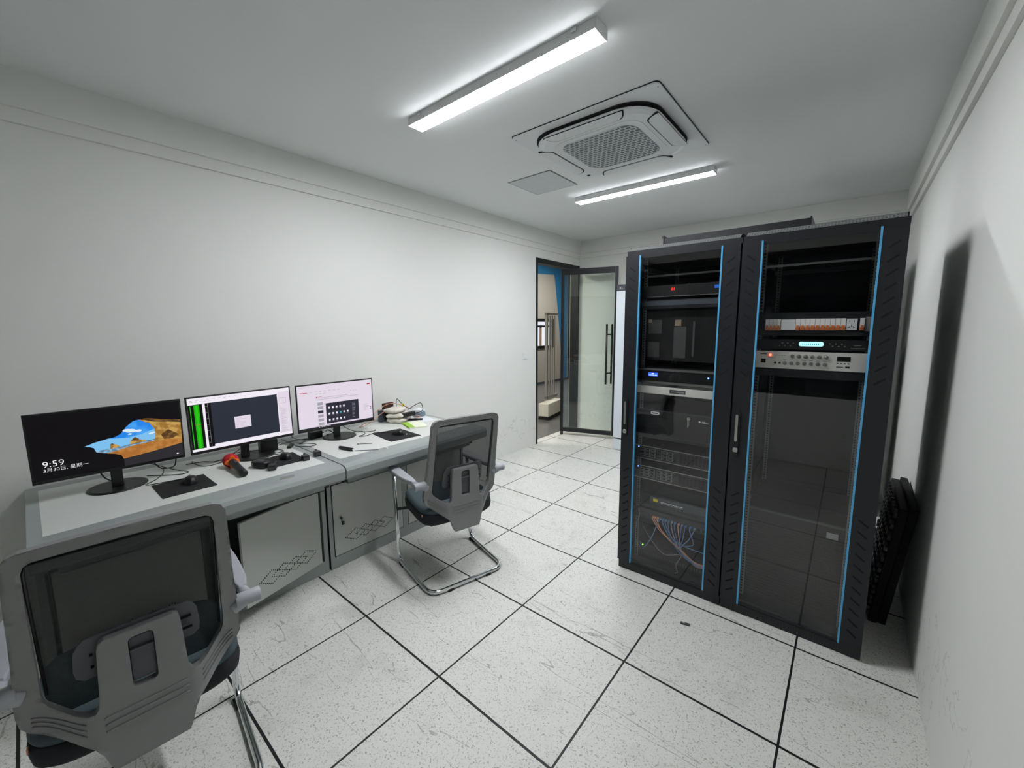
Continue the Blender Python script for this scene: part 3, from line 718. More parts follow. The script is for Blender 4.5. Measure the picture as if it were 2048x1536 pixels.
# ------------------------------------------------------------------ server racks
RY = 1.29; RB = 2.05; RH = 1.995
def rack(x0, x1, label):
    t = thing('server_rack', label, 'server rack', (x0, RY, 0), 0, 'black glass-door server racks side by side'); W = x1-x0; D = RB-RY
    b = MB().m(BLACKMET)
    b.box(.002, .03, .06, .014, D, 1.965); b.box(W-.014, .03, .06, W-.002, D, 1.965)
    b.box(.014, D-.012, .06, W-.014, D, 1.965); b.box(.014, .03, .055, W-.014, D-.012, .066); b.box(.014, .03, 1.955, W-.014, D-.012, 1.965)
    for x in (.014, W-.05):
        for y in (.032, D-.05): b.box(x, y, .066, x+.036, y+.03, 1.955)
    b.build('cabinet_shell', t)
    b = MB().m(BLACKMET); b.box(.001, 0.002, 1.944, W-.001, D, 1.972)
    b.m(PERFG); b.prism([(.004, 1.972), (.034, 1.994), (.034, 1.972)], 'x', .012, W-.012)
    b.m(BLACKMET); b.box(.006, .034, 1.972, W-.006, D, RH); b.build('top_cap', t)
    b = MB().m(BLACKMET); b.box(.002, .004, 0, W-.002, D, .056); b.m(PERF); b.box(.03, .001, .01, W-.03, .004, .05); b.build('plinth', t)
    for x in (.075, W-.097):
        for y in (.078, D-.13):
            b = MB().m(GALV if y > .1 or 1 else BLACKMET); b.box(x if x < .3 else x+.0, y, .07, x+.022, y+.003, 1.95)
            b.box(x if x < .3 else x+.019, y+.003, .07, x+.003 if x < .3 else x+.022, y+.03, 1.95)
            b.m(SLOT)
            for k in range(118): b.box(x+.007, y-.0004, .085+k*.0158, x+.015, y, .0935+k*.0158)
            b.build('mounting_rail', t)
    for z in (1.84, .62) if 0 else (1.87,):
        for x in (.03, W-.052):
            b = MB().m(PERFG); b.box(x, .05, z, x+.022, D-.06, z+.028); b.build('side_beam', t)
    b = MB().m(PERFG); b.box(.05, .10, 1.825, W-.05, .104, 1.835); b.build('front_beam', t)
    b = MB().m(PERFG); b.box(.05, D-.06, 1.845, W-.05, D-.055, 1.87); b.build('rear_beam', t)
    # glass door with slotted side panels
    d = MB().m(BLACKMET); d.box(.003, -.018, .062, .083, 0, 1.942); d.box(W-.085, -.018, .062, W-.003, 0, 1.942); d.box(.083, -.010, 1.925, W-.085, 0, 1.942); d.box(.083, -.010, .062, W-.085, 0, .072)
    d.m(SLOT)
    for (xc, sg) in ((.043, 1), (W-.043, -1)):
        for k in range(11):
            for (zc, s2) in ((1.865-k*.0565, 1), (.665-k*.0535, -1)):
                T = Matrix.Translation((xc, -.0184, zc)) @ Matrix.Rotation(sg*s2*radians(38), 4, 'Y')
                d.prism(rrect(.046, .0085, .004, 3), 'y', 0, .0006, T)
    dd = d.build('door', t)
    for x in (.083, W-.090):
        b = MB().m(BLUE); b.box(x, -.0205, .064, x+.0075, -.004, 1.940); b.build('edge_strip', dd)['label'] = 'bright blue edge strip'
    b = MB().m(RACKGLASS); b.box(.0905, -.012, .072, W-.090, -.008, 1.925); b.build('glass', dd)['label'] = 'dark tinted reflective glass'
    h = MB().m(BLACKPL); h.prism(rrect(.028, .235, .013, 5, .030, .99), 'y', -.026, -.018)
    h.m(STEEL); h.prism(rrect(.013, .14, .006, 4, .030, 1.02), 'y', -.036, -.026); h.lathe([(.012, 0), (.012, .006), (.009, .008)], 18, Matrix.Translation((.030, -.026, .905)) @ Matrix.Rotation(pi/2, 4, 'X'))
    h.box(.020, -.031, .893, .040, -.026, .917); h.build('handle', dd, bevel=.0015)['label'] = 'black swing handle with a chrome key cylinder'
    return t
r1 = rack(1.445, 2.044, 'left server rack, its glass door showing servers, switches and a bundle of blue cables')
r2 = rack(2.046, 2.640, 'right server rack, its glass door showing a silver amplifier and orange breakers')

EF = 1.362   # face plane of rack equipment
def unit(name, label, cat, xc, z0, z1, depth, material=BLACKPL, group=None, w_=.445, ears=True, earmat=None):
    t = thing(name, label, cat, (xc, EF, z0), 0, group); h = z1-z0
    b = MB().m(material); b.box(-w_/2, .004, 0, w_/2, depth, h); b.build('chassis', t, bevel=.001)
    b = MB().m(earmat or material); b.box(-.2413 if ears else -w_/2, 0, .0008, .2413 if ears else w_/2, .0035, h-.0008); b.build('faceplate', t)
    return t
def led(t, x, z, col, s=.004, name='indicator_light', strength=6):
    b = MB().m(emis('glow_%d_%d_%d' % col, col, strength)); b.lathe([(s, 0), (s*.8, .002), (0.0004, .003)], 10, Matrix.Translation((x, -.0002, z)) @ Matrix.Rotation(pi/2, 4, 'X')); return b.build(name, t)
# --- left rack, top to bottom
C1 = 1.745; C2 = 2.343
t = unit('rack_device', 'black rack device with glowing red 01 near the top of the left rack', 'network device', C1, 1.705, 1.772, .3)
text('red_digits', '01', .022, emis('red_digits', (255, 40, 30), 4), t, Matrix.Translation((-.062, -.001, .036)) @ Matrix.Rotation(pi/2, 4, 'X'))
b = MB().m(emis('blue_badge', (40, 110, 220), .8)); b.box(.165, -.001, .035, .195, 0, .052); b.build('blue_badge', t)
b = MB().m(PRINTD)
for i in range(3): b.box(-.20, -.0006, .018+i*.012, -.165, 0, .020+i*.012)
b.m(GCABLE); b.box(-.2, -.0008, .003, .24, 0, .0045); b.build('front_marks', t)
t = unit('rack_shelf', 'dark rack shelf lip just under the red 01 device', 'shelf', C1, 1.640, 1.690, .45, BLACKMET)
b = MB().m(DKHEAD); b.box(-.235, -.002, .018, .235, 0, .045); b.build('front_lip', t)
t = thing('storage_chassis', 'large dark unlit chassis filling the upper middle of the left rack', 'computer', (C1, EF+.04, 1.335))
b = MB().m(BLACKPL); b.box(-.22, 0, 0, .22, .45, .295); b.build('case', t, bevel=.002)
b = MB().m(mat('dim_grey_reflection', (60, 64, 62), .6)); b.box(-.20, -.002, .16, -.12, 0, .24); b.box(-.20, -.002, .02, -.13, 0, .11); b.box(-.05, -.002, .02, .02, 0, .20); b.box(.055, -.002, .03, .066, 0, .23)  # pale reflections of the door glass, painted as flat patches on the chassis
b.m(mat('tan_reflection', (128, 112, 96), .6)); b.box(-.045, -.0025, .205, -.01, -.0005, .24); b.box(-.20, -.0025, .225, -.18, -.0005, .245); b.build('painted_reflections', t)
t = thing('video_processor', 'slim rack unit with silver edges and a blue display in the left rack', 'network device', (C1, EF, 1.200))
b = MB().m(BLACKPL); b.box(-.2413, 0, .014, .2413, .35, .078); b.build('chassis', t)
b = MB().m(STEEL); b.box(-.2413, -.004, .078, .2413, .35, .090); b.build('top_edge', t); b = MB().m(STEEL); b.box(-.2413, -.004, 0, .2413, .35, .013); b.build('bottom_edge', t)
b = MB().m(emis('blue_display', (50, 90, 255), 2)); b.box(-.175, -.001, .042, -.118, 0, .064); d = b.build('display', t)
b = MB().m(emis('blue_display_text', (190, 215, 255), 2.5)); [b.box(-.17+i*.007, -.0014, .048, -.166+i*.007, -.001, .051) for i in range(7)]; b.box(-.155, -.0014, .055, -.14, -.001, .061); b.build('display_text', d)
led(t, .16, .052, (60, 90, 255), .0045, strength=14); led(t, .053, .122-.04, (70, 110, 255), .0035, strength=14)
t = thing('slide_out_console', 'pale grey slide-out console front with a recessed pull in the left rack', 'console', (C1, EF, 1.137))
b = MB().m(SILVER); b.box(-.2413, -.002, 0, .2413, .4, .045); b.build('drawer_front', t, bevel=.0015)
b = MB().m(DKHEAD); b.box(-.045, -.0024, .012, .045, -.0018, .034); b.m(STEEL); b.box(-.038, -.004, .018, .038, -.0024, .026); b.build('pull', t)
t = unit('industrial_computer', 'black four-unit computer with keys hanging in its lock, in the left rack', 'computer', C1, .862, 1.040, .45, BLACKPL)
b = MB().m(PRINTW); b.prism(rrect(.052, .017, .008, 4, -.125, .158), 'y', -.0012, 0); b.m(PRINTD); b.box(-.144, -.0016, .154, -.106, -.0012, .161); b.build('badge', t)['label'] = 'white rounded badge'
b = MB().m(DKHEAD); b.box(-.235, -.001, .172, .235, 0, .175); b.box(-.22, -.001, .02, .22, 0, .022); b.build('front_seams', t)
b = MB().m(STEEL); b.cyl((.068, 0, .150), (.068, -.006, .150), .009); b.box(.064, -.010, .100, .067, -.004, .143); b.box(.070, -.009, .108, .074, -.003, .140); b.build('lock_and_keys', t)
b = MB().m(PRINTW); b.prism([(.128+.006*cos(k*pi/3), .140+.006*sin(k*pi/3)) for k in range(6)], 'y', -.0012, 0); b.box(.140, -.001, .141, .158, 0, .144); b.box(.140, -.001, .135, .176, 0, .138); b.build('white_mark', t)
def server(z0, label):
    t = unit('rack_server', label, 'server', C1, z0, z0+.082, .5, mat('server_front', (36, 37, 38), .5), 'rack servers in the left rack')
    b = MB().m(STEEL); b.box(-.2413, -.004, .0785, .2413, 0, .082); b.box(-.2413, -.004, 0, .2413, 0, .0035); b.build('metal_edges', t)
    b = MB()
    for i in range(3):
        for j in range(3):
            for k in range(2):
                x = -.205+k*.105+j*.032 if j < 3 else 0; z = .014+i*.019
                b.m(GALV); b.box(x, -.0015, z, x+.028, 0, z+.0145); b.m(SLOT); b.box(x+.002, -.002, z+.003, x+.022, -.0015, z+.0125)
    b.build('drive_bays', t)
    b = MB().m(SLOT)
    for i in range(9): b.box(.03+i*.021, -.0008, .014, .046+i*.021, 0, .068)
    b.build('vent_grille', t)
    led(t, -.218, .070, (60, 90, 255), .0035, strength=16); return t
server(.727, 'upper of the two slim dark rack servers in the left rack')
server(.600, 'lower of the two slim dark rack servers in the left rack')
t = thing('network_switch', 'small switch with a yellow sticker and a row of pale ports, in the left rack', 'network switch', (C1, EF+.02, .440))
b = MB().m(DKHEAD); b.box(-.145, 0, 0, .185, .2, .046); b.build('case', t, bevel=.001)
b = MB().m(YELLOW); b.box(-.122, -.0008, .018, -.092, 0, .036); b.build('sticker', t)['label'] = 'yellow sticker'
b = MB().m(PRINTW)
for i in range(9): b.box(-.082+i*.0155, -.001, .014, -.071+i*.0155, 0, .026)
b.m(SLOT)
for i in range(9): b.box(-.0805+i*.0155, -.0014, .015, -.0725+i*.0155, -.001, .022)
b.build('port_row', t)
t = thing('rack_shelf', 'thin black rack shelf carrying the yellow-stickered switch', 'shelf', (C1, EF, .432))
b = MB().m(BLACKMET); b.box(-.2413, 0, 0, .2413, .40, .007); b.box(-.2413, -.002, -.012, .2413, 0, .007); b.build('tray', t)
t = unit('network_switch', 'black rack switch that the blue and orange cables plug into, low in the left rack', 'network switch', C1, .345, .405, .12, mat('patch_panel_black', (30, 31, 33), .5))
b = MB()
for i in range(12):
    b.m(DKHEAD); b.box(-.115+i*.026, -.0015, .012, -.094+i*.026, 0, .034); b.m(SLOT); b.box(-.112+i*.026, -.002, .014, -.097+i*.026, -.0015, .030)
b.build('ports', t)
cab = [(-.106, 'o'), (-.094, 'o'), (-.078, 'o'), (-.062, 'b'), (-.046, 'b'), (-.03, 'b'), (-.012, 'b'), (.006, 'w'), (.024, 'b'), (.045, 'o'), (.064, 'b'), (.085, 'b'), (.11, 'b'), (.135, 'b')]
random.seed(11)
places = ['leftmost of the cables in the left rack', 'second cable from the left in the left rack', 'third cable from the left in the left rack'] 
for i, (dx, c) in enumerate(cab):
    x = C1+dx; z = .368; mt = {'o': OCABLE, 'b': BCABLE, 'w': GCABLE}[c]
    tgt = Vector((C1+.075+random.uniform(-.008, .008), EF-.028+random.uniform(-.008, .004), .215+random.uniform(-.012, .012)))
    pts = [(x, EF-.003, z), (x, EF-.022, z-.008), (x+(tgt.x-x)*.35, EF-.036, .30+random.uniform(-.01, .01)), tgt, (C1+.16, EF-.03, .165+random.uniform(-.012, .012)), (C1+.222, EF-.02, .170+random.uniform(-.01, .01))]
    if i in (6, 12): pts = [(x, EF-.003, z), (x, EF-.022, z-.01), (x+.03, EF-.04, .29), (C1+.10, EF-.04, .26), (C1+.225, EF-.02, .245)]
    if i == 3: pts = [(x, EF-.003, z), (x-.01, EF-.03, z-.02), (x-.04, EF-.04, .25), (x-.09, EF-.03, .165), (x-.12, EF-.02, .19)]
    b = MB().m(mt); b.tube(smooth_path(pts, 6), .0026, 7); b.m(mt); b.box(x-.005, EF-.014, z-.004, x+.005, EF-.0008, z+.006)
    nm = {'o': 'orange', 'b': 'blue', 'w': 'pale grey'}[c]
    grp = {'o': 'orange patch cables in the left rack', 'b': 'blue patch cables in the left rack', 'w': None}[c]
    lab = {'o': 'thin orange patch cable arching down from the panel at the bottom of the left rack', 'b': 'thin blue patch cable arching down from the panel at the bottom of the left rack', 'w': 'single pale grey patch cable among the blue ones in the left rack'}[c]
    k = max(0, sum(1 for q in cab[:i] if q[1] == c) - (1 if c == 'b' else 0))
    if c == 'o': lab = ('leftmost', 'second from left', 'third from left', 'rightmost')[k] + ' of the thin orange patch cables low in the left rack'
    if c == 'b': lab = ('leftmost', 'second from left', 'third from left', 'fourth from left', 'fifth from left', 'sixth from left', 'seventh from left', 'rightmost')[k] + ' of the bundled blue patch cables low in the left rack'
    if i == 3: lab = 'blue patch cable looping out to the left of the bundle in the left rack'; grp = None
    tag(b.build('patch_cable'), lab, 'cable', grp)
b = MB().m(GCABLE); b.tube(smooth_path([(C1-.2, EF-.01, .40), (C1-.19, EF-.02, .36), (C1-.205, EF-.02, .30), (C1-.215, EF-.01, .20), (C1-.185, EF-.005, .14)], 6), .0018, 6)
tag(b.build('thin_wire'), 'thin grey wire hanging down the left side of the left rack', 'cable')
b = MB().m(GCABLE); b.tube(smooth_path([(C1-.16, EF-.03, .30), (C1-.10, EF-.04, .23), (C1-.02, EF-.04, .17), (C1+.075, EF-.04, .20), (C1+.05, EF-.04, .13), (C1+.06, EF-.04, .085), (C1+.045, EF-.04, .075)], 7), .0016, 6)
tag(b.build('thin_wire'), 'thin pale wire trailing below the cable bundle in the left rack', 'cable')
t = thing('network_switch', 'small dark unit with one green light at the bottom of the left rack', 'network switch', (C1-.12, EF+.02, .066))
b = MB().m(BLACKPL); b.box(-.09, 0, 0, .33, .18, .10); b.build('case', t, bevel=.002); led(t, -.058, .085, (120, 255, 60), .004, strength=9)
b = MB().m(DKHEAD)
for i in range(22): b.box(-.05+i*.016, -.001, .03, -.043+i*.016, 0, .045)
b.build('vent_row', t)
# --- right rack
t = unit('breaker_box', 'row of white circuit breakers with orange toggles in the right rack', 'circuit breakers', C2, 1.490, 1.600, .12, BLACKMET)
b = MB().m(PRINTW); b.box(-.185, -.012, .024, -.115, 0, .080); b.build('breaker', t, bevel=.001)
def breakers(x0, n, wd=.019):
    for i in range(n):
        b = MB().m(PRINTW); b.box(x0+i*wd+.0006, -.012, .026, x0+(i+1)*wd-.0006, 0, .080)
        b.m(PRINTO); b.box(x0+i*wd+.001, -.0128, .027, x0+(i+1)*wd-.001, -.012, .040); b.box(x0+i*wd+.004, -.017, .036, x0+(i+1)*wd-.004, -.012, .050); b.build('breaker', t)
for o in [o for o in COL.objects if o.name.startswith('breaker') and o.parent == t]: bpy.data.objects.remove(o)
breakers(-.186, 4, .016); breakers(-.062, 10, .0187); breakers(.172, 1, .017)
b = MB().m(WHITEPL); b.box(-.121, -.008, .028, -.063, 0, .078); b.build('blank_cover', t)
b = MB().m(WHITEPL); b.box(.127, -.010, .028, .164, 0, .078); b.m(SLOT)
for (x, z, a) in ((.1375, .040, .6), (.1525, .040, -.6), (.145, .047, 0), (.1375, .067, 0), (.1525, .067, 0)):
    b.box(-.0012, -.0104, -.005, .0012, -.0099, .005, Matrix.Translation((x, 0, z)) @ Matrix.Rotation(a, 4, 'Y'))
b.build('power_socket', t)
b = MB().m(GCABLE); b.box(.190, -.006, .022, .212, 0, .086); b.build('end_plate', t)
t = unit('tuner', 'black rack audio unit with a lit pale cyan display in the right rack', 'audio device', C2, 1.422, 1.472, .3, BLACKPL)
b = MB().m(emis('cyan_display', (170, 245, 250), 1.6)); b.prism(rrect(.094, .022, .008, 4, .004, .029), 'y', -.0015, 0); d = b.build('display', t)
b = MB().m(emis('cyan_text', (60, 150, 190), 1)); [b.box(-.03+i*.0075, -.002, .026, -.0255+i*.0075, -.0015, .031) for i in range(9)]; b.build('display_text', d)
b = MB().m(GCABLE)
for sg in (-1, 1):
    for i in range(6): b.box(.004+sg*(.07+i*.011)-.003, -.0015, .030-(i % 2)*.012, .004+sg*(.07+i*.011)+.003, 0, .034-(i % 2)*.012)
b.box(.16, -.001, .024, .185, 0, .026); b.box(.15, -.001, .012, .2, 0, .0135); b.build('buttons', t)
t = unit('amplifier', 'silver two-unit amplifier with rows of knobs in the right rack', 'amplifier', C2, 1.328, 1.413, .35, SILVER)
for row, (n, x0, z) in enumerate(((6, -.065, .062), (7, -.094, .028))):
    for i in range(n):
        b = MB().m(STEEL); b.lathe([(.0085, 0), (.0085, .004), (.0065, .006), (.006, .014), (.0045, .015)], 16, Matrix.Translation((x0+i*.0262, 0, z)) @ Matrix.Rotation(pi/2, 4, 'X')); b.build('knob', t)
b = MB().m(PRINTD); b.box(-.195, -.003, .026, -.175, 0, .046); b.build('power_switch', t)
b = MB().m(SLOT); b.box(.105, -.001, .046, .154, 0, .068); b.build('dark_display', t)
led(t, -.157, .066, (255, 60, 40), .006, strength=14)
b = MB().m(PRINTD)
for i in range(5): b.box(-.142+i*.011, -.0008, .064, -.139+i*.011, 0, .067)
for i in range(2): b.lathe([(.005, 0), (.005, .002), (.003, .003)], 10, Matrix.Translation((-.134+i*.019, 0, .028)) @ Matrix.Rotation(pi/2, 4, 'X'))
b.box(.105, -.0008, .018, .13, 0, .022); b.box(.137, -.0008, .016, .153, 0, .024); b.box(-.165, -.0008, .052, -.14, 0, .054); b.box(-.2, -.0008, .068, -.172, 0, .072)
for i in range(4): b.box(.105+i*.013, -.0008, .034, .112+i*.013, 0, .038)
for i in range(7): b.box(-.102+i*.0262, -.0006, .043, -.088+i*.0262, 0, .0445)
b.build('printed_marks', t)
for sg in (-1, 1):
    b = MB().m(STEEL); b.tube(fillet([(sg*.222, 0, .012), (sg*.222, -.026, .012), (sg*.222, -.026, .073), (sg*.222, 0, .073)], .008), .0035, 8); b.build('grab_handle', t)
t = thing('rack_shelf', 'thin black shelf directly below the silver amplifier', 'shelf', (C2, EF, 1.318))
b = MB().m(BLACKMET); b.box(-.2413, 0, 0, .2413, .45, .008); b.box(-.2413, -.002, -.03, .2413, 0, .008); b.build('tray', t)
t = thing('battery_cabinet', 'large dark ribbed box with a small pale sticker in the bottom of the right rack', 'power supply', (C2, EF+.03, .067))
b = MB().m(mat('dark_ribbed_case', (30, 30, 30), .55)); b.box(-.215, 0, 0, .215, .5, .505)
b.m(mat('case_ribs', (42, 41, 39), .5))
for i in range(26): b.box(-.212, -.003, .03+i*.0165, .212, 0, .036+i*.0165)
b.m(mat('case_top_edge', (72, 75, 75), .5)); b.box(-.216, -.004, .498, .216, .01, .507); b.build('case', t)
b = MB().m(GCABLE); b.box(.13, -.0042, .44, .175, -.0031, .47); b.build('sticker', t)
# panel lying on top of the racks
t = thing('cable_tray', 'flat black metal tray lying on top of the two racks', 'cable tray', (1.545, 1.60, RH))
b = MB().m(BLACKMET); b.box(0, 0, 0.001, .742, .30, .008); b.box(0, 0, .008, .742, .006, .088); b.build('tray_panel', t)
b = MB().m(BLACKMET); b.box(-.004, -.004, .001, .002, .30, .100); b.box(-.012, -.006, .088, .004, .004, .102); b.build('end_flange', t)
b = MB().m(BLACKMET); b.box(.740, -.004, .001, .746, .30, .096); b.build('end_flange', t)
# tall cabinet standing behind the racks, seen by the shadow it throws on the right wall
t = thing('tall_cabinet', 'tall black cabinet hidden behind the racks near the right wall', 'cabinet', (2.0, 3.16, 0))
b = MB().m(BLACKMET); b.box(0, 0, .04, .60, .70, 2.10); b.m(PERF); b.box(.03, -.004, .1, .57, 0, 2.04); b.build('case', t, bevel=.004)
b = MB().m(GAP); b.box(.02, .02, 0, .58, .68, .04); b.build('base', t)
b = MB().m(STEEL); b.box(.05, -.02, .95, .07, -.004, 1.1); b.build('handle', t)

# black moulded panels leaning on the right wall
def slab(xb, xt, y0, y1, h, th, label, studs=True):
    t = thing('moulded_panel', label, 'panel', (xb, y0, 0), 0, 'black moulded panels leaning on the right wall')
    ang = math.atan2(xt-xb, h); T = Matrix.Rotation(ang, 4, 'Y'); b = MB().m(RUBBER)
    b.box(0, 0, 0, th, y1-y0, h, T); b.build('sheet', t, bevel=.003)
    st = mat('panel_studs', (50, 50, 52), .45)
    for i in range(9 if studs else 0):
        for j in range(10):
            y = .03+i*.06; z = .04+j*.062
            if y < y1-y0-.02 and z < h-.03:
                b = MB().m(st); b.prism([(y-.012, z-.016), (y+.010, z-.016), (y+.010, z-.004), (y+.018, z+.004), (y+.018, z+.022), (y+.010, z+.020), (y+.004, z+.006), (y-.012, z+.006)], 'x', -.012, -.0002, T); b.build('stud', t)
    return t
slab(2.672, 2.742, 1.66, 2.20, .640, .034, 'outer black moulded panel with a studded face, leaning by the right wall')
slab(2.709, 2.780, 1.67, 2.22, .650, .032, 'inner black panel sandwiched against the right wall', False)

# ------------------------------------------------------------------ glass door and power cabinet
dr = MB().m(BLACKMET)
dr.box(XL-.122, DY0-.035, 0, XL+.004, DY0+.004, DH+.03); dr.box(XL-.122, DY1-.004, 0, XL+.004, DY1+.035, DH+.03); dr.box(XL-.122, DY0, DH-.03, XL+.004, DY1, DH+.03)
struct(dr.build('door_1'))
A = Vector((-.628, 3.803, 0)); Bv = Vector((.098, 4.031, 0)); L = (Bv-A).length; ang = math.atan2(Bv.y-A.y, Bv.x-A.x)
t = thing('glass_door_leaf', 'black-framed glass door leaf standing open into the room', 'door', A, ang)
b = MB().m(BLACKMET); b.box(0, -.022, .05, .035, .022, 2.31); b.box(L-.038, -.022, .05, L, .022, 2.31); b.box(.035, -.022, 2.235, L-.045, .022, 2.31); b.box(.035, -.022, .05, L-.045, .022, .105); b.build('leaf_frame', t, bevel=.002)
b = MB().m(DOORGLASS); b.box(.035, -.004, .105, L-.038, .004, 2.235); b.build('glass', t)
for x, y in ((L-.125, -.045), (L-.068, .035)):
    b = MB().m(BLACKPL); b.cyl((x, y, .76), (x, y, 1.567), .013, 14)
    for z in (.91, 1.43): b.tube([(x, y, z), (x+(.028 if y < 0 else -.028), 0, z)], .009, 12)
    b.build('pull_handle', t)
b = MB().m(BLACKMET); b.cyl((.02, 0, 0.001), (.02, 0, .05), .022); b.build('floor_pivot', t)
t = thing('power_cabinet', 'tall white power cabinet with a dark header strip reading XL, behind the left rack', 'cabinet', (.285, 3.60, 0))
b = MB().m(WCAB); b.box(0, 0, .155, .80, .60, 1.955); b.build('body', t, bevel=.003)
b = MB().m(WCAB); b.box(.004, .006, 0, .796, .596, .140); b.build('base', t, bevel=.002)
b = MB().m(GAP); b.box(.004, .010, .140, .796, .596, .155); b.build('base_gap', t)
b = MB().m(DKHEAD); b.box(0, -.002, 1.957, .80, .60, 2.03); hd = b.build('header', t, bevel=.002)
text('header_text', 'XL-', .042, PRINTW, t, Matrix.Translation((.032, -.0025, 1.974)) @ Matrix.Rotation(pi/2, 4, 'X'))
# wall switch
t = thing('wall_switch', 'small square white light switch on the left wall beside the doorway', 'light switch', (XL, 2.936, 1.178))
b = MB().m(WHITEPL); b.box(0.0005, -.043, -.043, .008, .043, .043); b.build('plate', t, bevel=.002)
b = MB().m(WHITEPL); b.box(.008, -.030, -.030, .0105, .030, .030); b.build('rocker', t, bevel=.001)

# ------------------------------------------------------------------ corridor beyond the doorway
OX = -3.81
b = MB().m(CORRFLOOR); b.box(OX-.1, 1.5, -.06, XL-.12, 12.5, 0); struct(b.build('floor'))
b = MB().m(BEIGE); b.box(OX-.1, 1.5, 0, OX, 7.60, 3.3); b.box(OX-.1, 7.60, 0, OX, 8.25, .98); b.box(OX-.1, 7.60, 1.72, OX, 8.25, 3.3); b.box(OX-.1, 8.25, 0, OX, 12.5, 3.3); struct(b.build('wall_corridor'))
b = MB().m(BEIGE); b.box(OX, 12.4, 0, XL-.12, 12.5, 3.3); struct(b.build('wall_corridor_end'))
b = MB().m(BEIGE); b.box(OX-.1, 1.4, 0, XL-.12, 1.5, 3.3); struct(b.build('wall_corridor_start'))
b = MB().m(BEIGE); b.box(XL-.22, YF+.1, 0, XL-.12, 12.5, 3.3); struct(b.build('wall_corridor_right'))
b = MB().m(CEIL); b.box(OX-.1, 1.4, 3.3, XL-.12, 12.5, 3.36); struct(b.build('ceiling'))
b = MB().m(DKHEAD); b.box(OX, 1.5, 0, OX+.015, 12.4, .06); struct(b.build('baseboard_corridor'))
b = MB().m(BLACKMET)
b.box(OX, 7.55, .96, OX+.04, 8.30, 1.03); b.box(OX, 7.55, 1.66, OX+.04, 8.30, 1.74); b.box(OX, 7.55, 1.52, OX+.03, 8.30, 1.57); b.box(OX, 8.21, .98, OX+.04, 8.30, 1.7)
b.m(TAN); b.box(OX-.02, 7.72, 1.03, OX+.01, 7.78, 1.52)
w2 = struct(b.build('window_2')); b = MB().m(emis('bright_sky_pane', (235, 238, 245), 1.0)); b.box(OX-.06, 7.66, 1.0, OX-.05, 8.25, 1.70); b.build('pane', w2)
b = MB().m(TEAL); b.prism([(7.3, 2.86), (8.30, 2.92), (8.36, 2.92), (8.40, 2.80), (8.60, 1.70), (8.84, .06), (9.05, .06), (9.05, 3.29), (7.3, 3.29)], 'x', OX+.0002, OX+.004); tag(b.build('painted_wall_panel'), 'deep blue slanting painted panel on the corridor wall beyond the doorway', 'wall panel')
b = MB().m(mat('dark_glass_partition', (18, 24, 30), .15)); b.box(OX+.005, 9.08, .0, OX+.05, 12.3, 3.2)
tag(b.build('dark_partition'), 'dark glossy partition beside the blue panel in the corridor', 'partition')
t = thing('steel_bar_frame', 'grey steel frame of upright bars standing in the corridor', 'metal frame', (-1.5, 4.68, 0), .12)
b = MB().m(BARS); b.box(-.022, 0, .29, .022, .045, 1.76); b.build('post', t, bevel=.002)
for y in (.125, .215, .305):
    b = MB().m(BARS); b.box(-.011, y, .33, .011, y+.024, 1.72); b.build('bar', t, bevel=.002)
b = MB().m(BARS); b.box(-.022, 0, 1.73, .022, .42, 1.77); b.build('top_rail', t, bevel=.002); b = MB().m(BARS); b.box(-.022, 0, .28, .022, .42, .33); b.build('bottom_rail', t, bevel=.002)
t = thing('base_block', 'white block on a black base under the steel bars in the corridor', 'block', (-1.42, 4.36, 0), .2)
b = MB().m(mat('cream_block', (226, 224, 210), .7)); b.box(0, 0, .05, .18, .62, .27); b.build('block', t, bevel=.012); b = MB().m(RUBBER); b.box(-.002, -.002, 0.001, .182, .622, .05); b.build('base', t)
def area(name, loc, size, power, col, rot=(0, 0, 0)):
    l = bpy.data.lights.new(name, 'AREA'); l.energy = power; l.color = col; l.shape = 'RECTANGLE'; l.size, l.size_y = size
    o = bpy.data.objects.new(name, l); COL.objects.link(o); o.location = loc; o.rotation_euler = rot; return o
area('corridor_light', (-2.7, 2.3, 3.2), (.5, 1.0), CORRIDOR_W*1.8, (1, .96, .88)); area('corridor_light', (-2.3, 7.3, 3.2), (.6, 1.2), CORRIDOR_W*1.6, (1, .97, .92))

# ------------------------------------------------------------------ desk clutter
def on(z=DESKTOP+.0008): return z
def mousemat(c, label, corner=None):
    b = MB().m(PADCLOTH); z = on(); v0 = [b.bm.verts.new((x, y, z)) for x, y in c]; v1 = [b.bm.verts.new((x, y, z+.003)) for x, y in c]
    b.face(v0[::-1]); b.face(v1)
    for i in range(4): b.face([v0[i], v0[(i+1) % 4], v1[(i+1) % 4], v1[i]])
    return tag(b.build('mouse_mat', bevel=.001), label, 'mouse mat', 'black mouse mats')
mousemat([(-.155, -.694), (.090, -.692), (.088, -.476), (-.153, -.479)], 'black mouse mat in front of the lock-screen monitor')
mousemat([(-.175, -.236), (.036, -.216), (.035, -.015), (-.184, -.004)], 'black mouse mat crowded with small black gadgets')
mousemat([(-.190, .560), (.103, .527), (.130, .763), (-.154, .781)], 'black mouse mat nearest the far chair')
